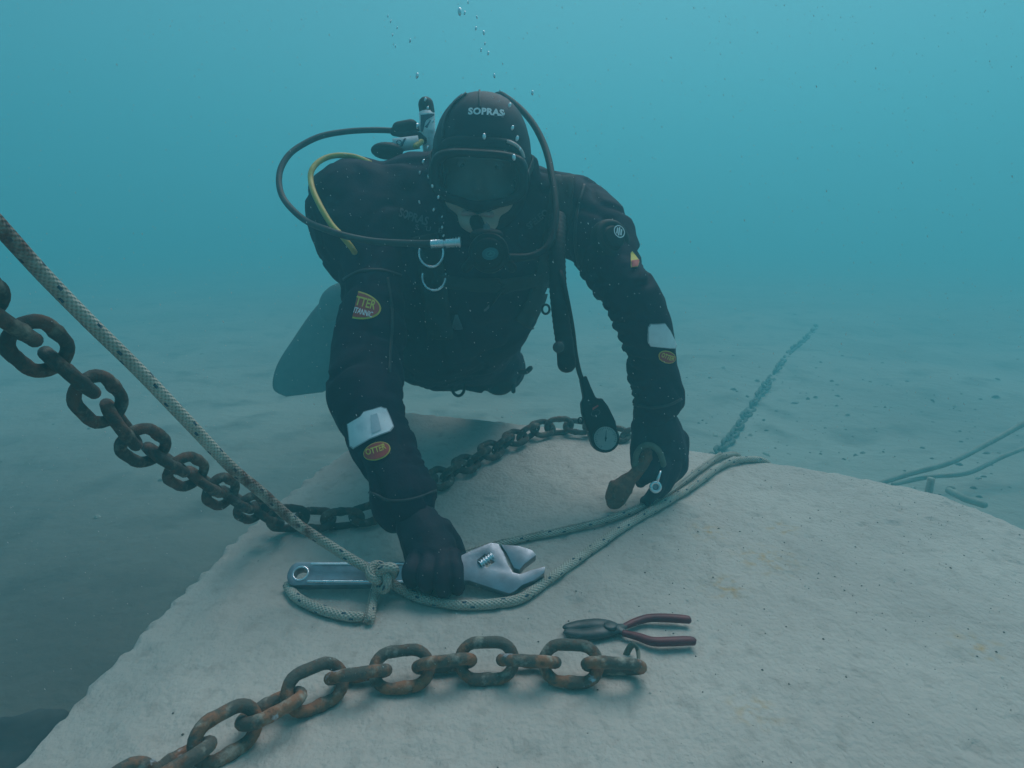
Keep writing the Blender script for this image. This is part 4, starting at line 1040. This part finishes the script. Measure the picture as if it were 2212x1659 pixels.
mb = MB(); c = V(1052, 489, 1.14); mb.add([c+CRIGHT*a+CUP*b+CBACK*z for a, b, z in ((-.0065, -.005, 0), (.0065, -.0055, 0), (.0045, .002, .001), (-.0005, .007, .001), (-.0055, .002, .001), (0, 0, .004))], [[0, 1, 5], [1, 2, 5], [2, 3, 5], [3, 4, 5], [4, 0, 5]]); mb.obj('pale_tab', M['reflect'], reg)
for s in (-1, 1):
    mb = MB(); rounded_tube(mb, [rc+CRIGHT*s*.026-CUP*.010, rc+CRIGHT*s*.040-CUP*.024-CBACK*.012], .009, 10); mb.obj('exhaust_port', M['rubber'], reg)

gd = 1.30
ga = hose('pressure_gauge', [(1190, 560, 1.25), (1203, 575, 1.19), (1214, 600, 1.165), (1225, 650, 1.17), (1236, 710, 1.20), (1243, 765, 1.25), (1252, 806, 1.285), (1262, 830, 1.298)], .0048, M['rubber'], 'black pressure gauge console hanging on a hose above the back edge of the block', 'gauge')
gx = (CRIGHT*.885-CUP*-.0-CUP*.0).normalized()
gdn = (V(1305, 946, gd)-V(1262, 838, gd)).normalized(); gn = (CBACK*.97+CUP*.2).normalized(); gn = (gn-gdn*gn.dot(gdn)).normalized(); gsd = gdn.cross(gn)*-1
if gsd.x < 0: gsd = -gsd
gm = Matrix.Translation(V(1305, 946, gd)) @ Matrix((gsd, -gdn, gsd.cross(-gdn))).transposed().to_4x4()
k = gd/FPX
def gl(x, y):
    p = V(x, y, gd)-V(1305, 946, gd); return (p.dot(gsd), p.dot(-gdn))
prof2 = []
for i in range(21): a = R(-195)+R(210)*i/20*-1; 
out = [gl(1252, 818), gl(1265, 811), gl(1274, 834), gl(1286, 860), gl(1299, 860), gl(1312, 877), gl(1328, 910)]
for i in range(13): a = R(12-200*i/12); out.append((.0285*math.cos(a), .0285*math.sin(a)-.000))
out += [gl(1266, 925), gl(1256, 892), gl(1254, 870), gl(1260, 861)]
me = extrude_poly(out, [], gm @ Matrix.Translation((0, 0, -.014)), .026); gb = link('console', me, M['plastic'], ga, False); bevel(gb, .0045, 3); shade_auto(gb, 50)
mb = MB(); n_ = (gm.to_3x3() @ Vector((0, 0, 1))).normalized(); gc = gm @ Vector((0, 0, .0115)); lathe(mb, gc, n_, [(0, .0255), (.003, .0255), (.0036, .0235), (.0012, .0225)], 36); bz = mb.obj('bezel', M['rubber'], ga); shade_auto(bz, 30)
mb = MB(); lathe(mb, gc, n_, [(0.0012, .0228), (.0022, .0228), (.0023, .001)], 36); df = mb.obj('dial', M['dial'], ga); shade_auto(df, 30)
mb = MB(); up3 = gm.to_3x3() @ Vector((0, 1, 0)); sd3 = gm.to_3x3() @ Vector((1, 0, 0)); q = gc+n_*.0030
def bar(mb, c, d, r0, r1, w0, w1, mi=0):
    d = d.normalized(); s = n_.cross(d); mb.add([c+d*r0-s*w0, c+d*r0+s*w0, c+d*r1+s*w1, c+d*r1-s*w1], [[0, 1, 2, 3]], mi)
bar(mb, q, up3*.8+sd3*.4, -.006, .016, .0012, .0004)
for i in range(25): a = R(-130+260*i/24); bar(mb, q, up3*math.cos(a)+sd3*math.sin(a), .0185 if i % 4 else .0165, .0208, .0004, .0004)
disc3(mb, q+n_*.0004, up3, sd3, .0001, .0022, 0); mb.obj('needle', M['dial_dark'], df, False)
mb = MB(); q = gm @ Vector((*gl(1285, 882), .0125)); mb.add([q+sd3*a+up3*b for a, b in ((-.008, -.001), (.006, .002), (.006, .005), (-.006, .0035))], [[0, 1, 2, 3]], 0)
q = gm @ Vector((*gl(1284, 892), .0125)); disc3(mb, q, sd3, up3*.6, .0085, .0095, 1); mb.obj('console_mark', [M['red'], M['reflect']], ga, False)
mb = MB(); P = [V(1254+5*math.cos(a), 908+6*math.sin(a), gd) for a in [2*math.pi*i/20 for i in range(20)]]; tube(mb, P, .0016, 8, closed=True); mb.obj('lanyard_eye', M['plastic'], ga)

# ------------------------------------------------------------------ shackle and bright pin in the left hand
sd = 1.315
sh = thing('shackle', V(1370, 1040, sd), 'rusty bow shackle with a thick bolt held in the fingers of one black glove', 'shackle')
mb = MB(); P = [V(*q) for q in ((1372, 1010, sd-.005), (1374, 984, sd-.012), (1384, 967, sd-.016), (1399, 961, sd-.018), (1414, 966, sd-.018), (1426, 980, sd-.015), (1434, 1008, sd-.01), (1434, 1040, sd-.004), (1428, 1062, sd+.0))]
rounded_tube(mb, spline(P, 6), px(6.5, sd), 12); mb.obj('bow', M['algae'], sh)
mb = MB(); chain_blob(mb, [(1398, 978, 1.315, 12), (1394, 998, 1.312, 14), (1378, 1018, 1.308, 14), (1360, 1034, 1.305, 15), (1348, 1050, 1.30, 22), (1334, 1066, 1.30, 25), (1330, 1078, 1.30, 21)], 6); chain_blob(mb, [(1324, 1046, 1.30, 10), (1321, 1075, 1.30, 11)], 3)
me = remesh(mb, .003, 3); me.update(); ns = [v.normal.copy() for v in me.vertices]
for v, n in zip(me.vertices, ns): v.co = v.co+n*(nz(v.co, 55, 2)*.0035+nz(v.co, 140, 2)*.0012)
link('bolt', me, M['rust_c'], sh)
pn = thing('eye_bolt', V(1416, 1052, 1.270), 'small bright silver eye bolt pinched between gloved fingertips below the shackle', 'eye bolt')
mb = MB(); P = [V(1416+10*math.cos(a), 1052+10*math.sin(a), 1.268) for a in [2*math.pi*i/28 for i in range(28)]]; tube(mb, P, px(3.6, 1.29), 10, closed=True); mb.obj('eye', M['chrome'], pn)
mb = MB(); lathe(mb, V(1416, 1052, 1.271), CBACK, [(-.004, .0075), (0, .0075), (.002, .005)], 18); mb.obj('hub', M['steel'], pn)
mb = MB(); tube(mb, [V(1419, 1042, 1.268), V(1427, 1017, 1.272)], [px(3.6, 1.29), px(2.6, 1.29)], 10); mb.obj('shank', M['chrome'], pn)

# ------------------------------------------------------------------ bubbles and drifting silt
BUB = [(993, 25, 6), (1003.6, 28, 3), (1030, 37, 2.6), (1028, 61.5, 3), (1045, 71, 3.4), (1047.5, 94, 2.5), (1039, 108, 3), (1054.6, 115, 3), (1068, 163.5, 3.4), (1080, 195, 2), (1150, 200.4, 3.6), (1101, 227, 4), (1107, 276, 4), (1117, 299, 4.6), (1046, 295, 4.8), (1110, 340, 5.2), (901, 163.5, 4.4), (886, 88, 3), (848, 76, 2), (838, 35, 2), (844, 46, 2.2), (858, 60, 2), (854, 100, 2), (1011, 5, 2.2), (915, 349, 4), (907, 373, 3), (926, 381, 4), (934, 402, 3), (947, 426, 3), (906, 437, 3), (937, 453, 3.2), (955, 468, 2.2), (955, 491, 2.6), (958, 509, 2.6), (919, 215, 3), (924, 233.5, 3), (924, 319, 3), (935, 262, 2.5), (1089, 246, 2), (1123, 322, 2.6)]
mb = MB(); ellipsoid(mb, (0, 0, 0), Vector((.8, 0, 0)), Vector((0, .8, 0)), Vector((.22, 0, 1.35)), 14, 10); bme = mb.mesh('bubble'); bme.materials.append(M['bubble']); bme.polygons.foreach_set('use_smooth', [True]*len(bme.polygons))
BALL = bvh_of([suit, hood, mask])
for i, (x, y, r) in enumerate(BUB):
    h = BALL.ray_cast(CAM, ray(x, y).normalized()); d = 1.20+.12*rnd.random()
    if h[0] is not None: d = min(d, (h[0]-CAM).dot(Vector((0, cp, -sp)))-.03)
    o = bpy.data.objects.new('bubble', bme); C.objects.link(o); o.location = V(x, y, d); s = px(r*1.0, d); o.scale = (s, s, s); o.rotation_euler = (0, R(rnd.uniform(-25, 15)), 0)
    setp(o, 'tiny bright air bubble in the streams rising past the diver', 'bubble', 'rising air bubbles')
mb = MB()
for i in range(3600):
    d = .35+1.05*rnd.random()**.7; x, y = rnd.uniform(-100, 2300), rnd.uniform(-60, 1500)
    p = V(x, y, d)
    if p.z < .63: continue
    r = px(rnd.uniform(.5, 1.1)+.9*rnd.random()**8, d)*.8; a = Vector((-.35, 0, .93)).normalized()
    e1, e2, e3 = CRIGHT*r, CBACK*r, a*r*rnd.uniform(1, 2.6)
    mb.add([p+e1, p+e2, p-e1, p-e2, p+e3, p-e3], [[0, 1, 4], [1, 2, 4], [2, 3, 4], [3, 0, 4], [1, 0, 5], [2, 1, 5], [3, 2, 5], [0, 3, 5]])
o = mb.obj('drifting_silt', M['silt'], smooth=False); setp(o, 'tiny pale silt flecks drifting in the water in front of the diver', 'silt', kind='stuff')

# ------------------------------------------------------------------ water
mb = MB(); X, Y0, Y1, Z0_, Z1 = 62, -62, 64, -1.2, 5.2
vs = [(-X, Y0, Z0_), (X, Y0, Z0_), (X, Y1, Z0_), (-X, Y1, Z0_), (-X, Y0, Z1), (X, Y0, Z1), (X, Y1, Z1), (-X, Y1, Z1)]
mb.add(vs, [[3, 2, 1, 0], [4, 5, 6, 7], [0, 1, 5, 4], [1, 2, 6, 5], [2, 3, 7, 6], [3, 0, 4, 7]])
hm = bpy.data.materials.new('water_haze'); hm.use_nodes = True; t = hm.node_tree; t.nodes.remove(t.nodes['Principled BSDF'])
pv = t.nodes.new('ShaderNodeVolumePrincipled'); pv.inputs['Color'].default_value = (.20, .705, .785, 1); pv.inputs['Density'].default_value = .172; pv.inputs['Anisotropy'].default_value = .38
t.links.new(pv.outputs[0], t.nodes['Material Output'].inputs['Volume'])
hz = mb.obj('haze', hm, smooth=False); setp(hz, 'blue green murky sea water filling the scene', 'water', kind='stuff')
hz.display_type = 'WIRE'
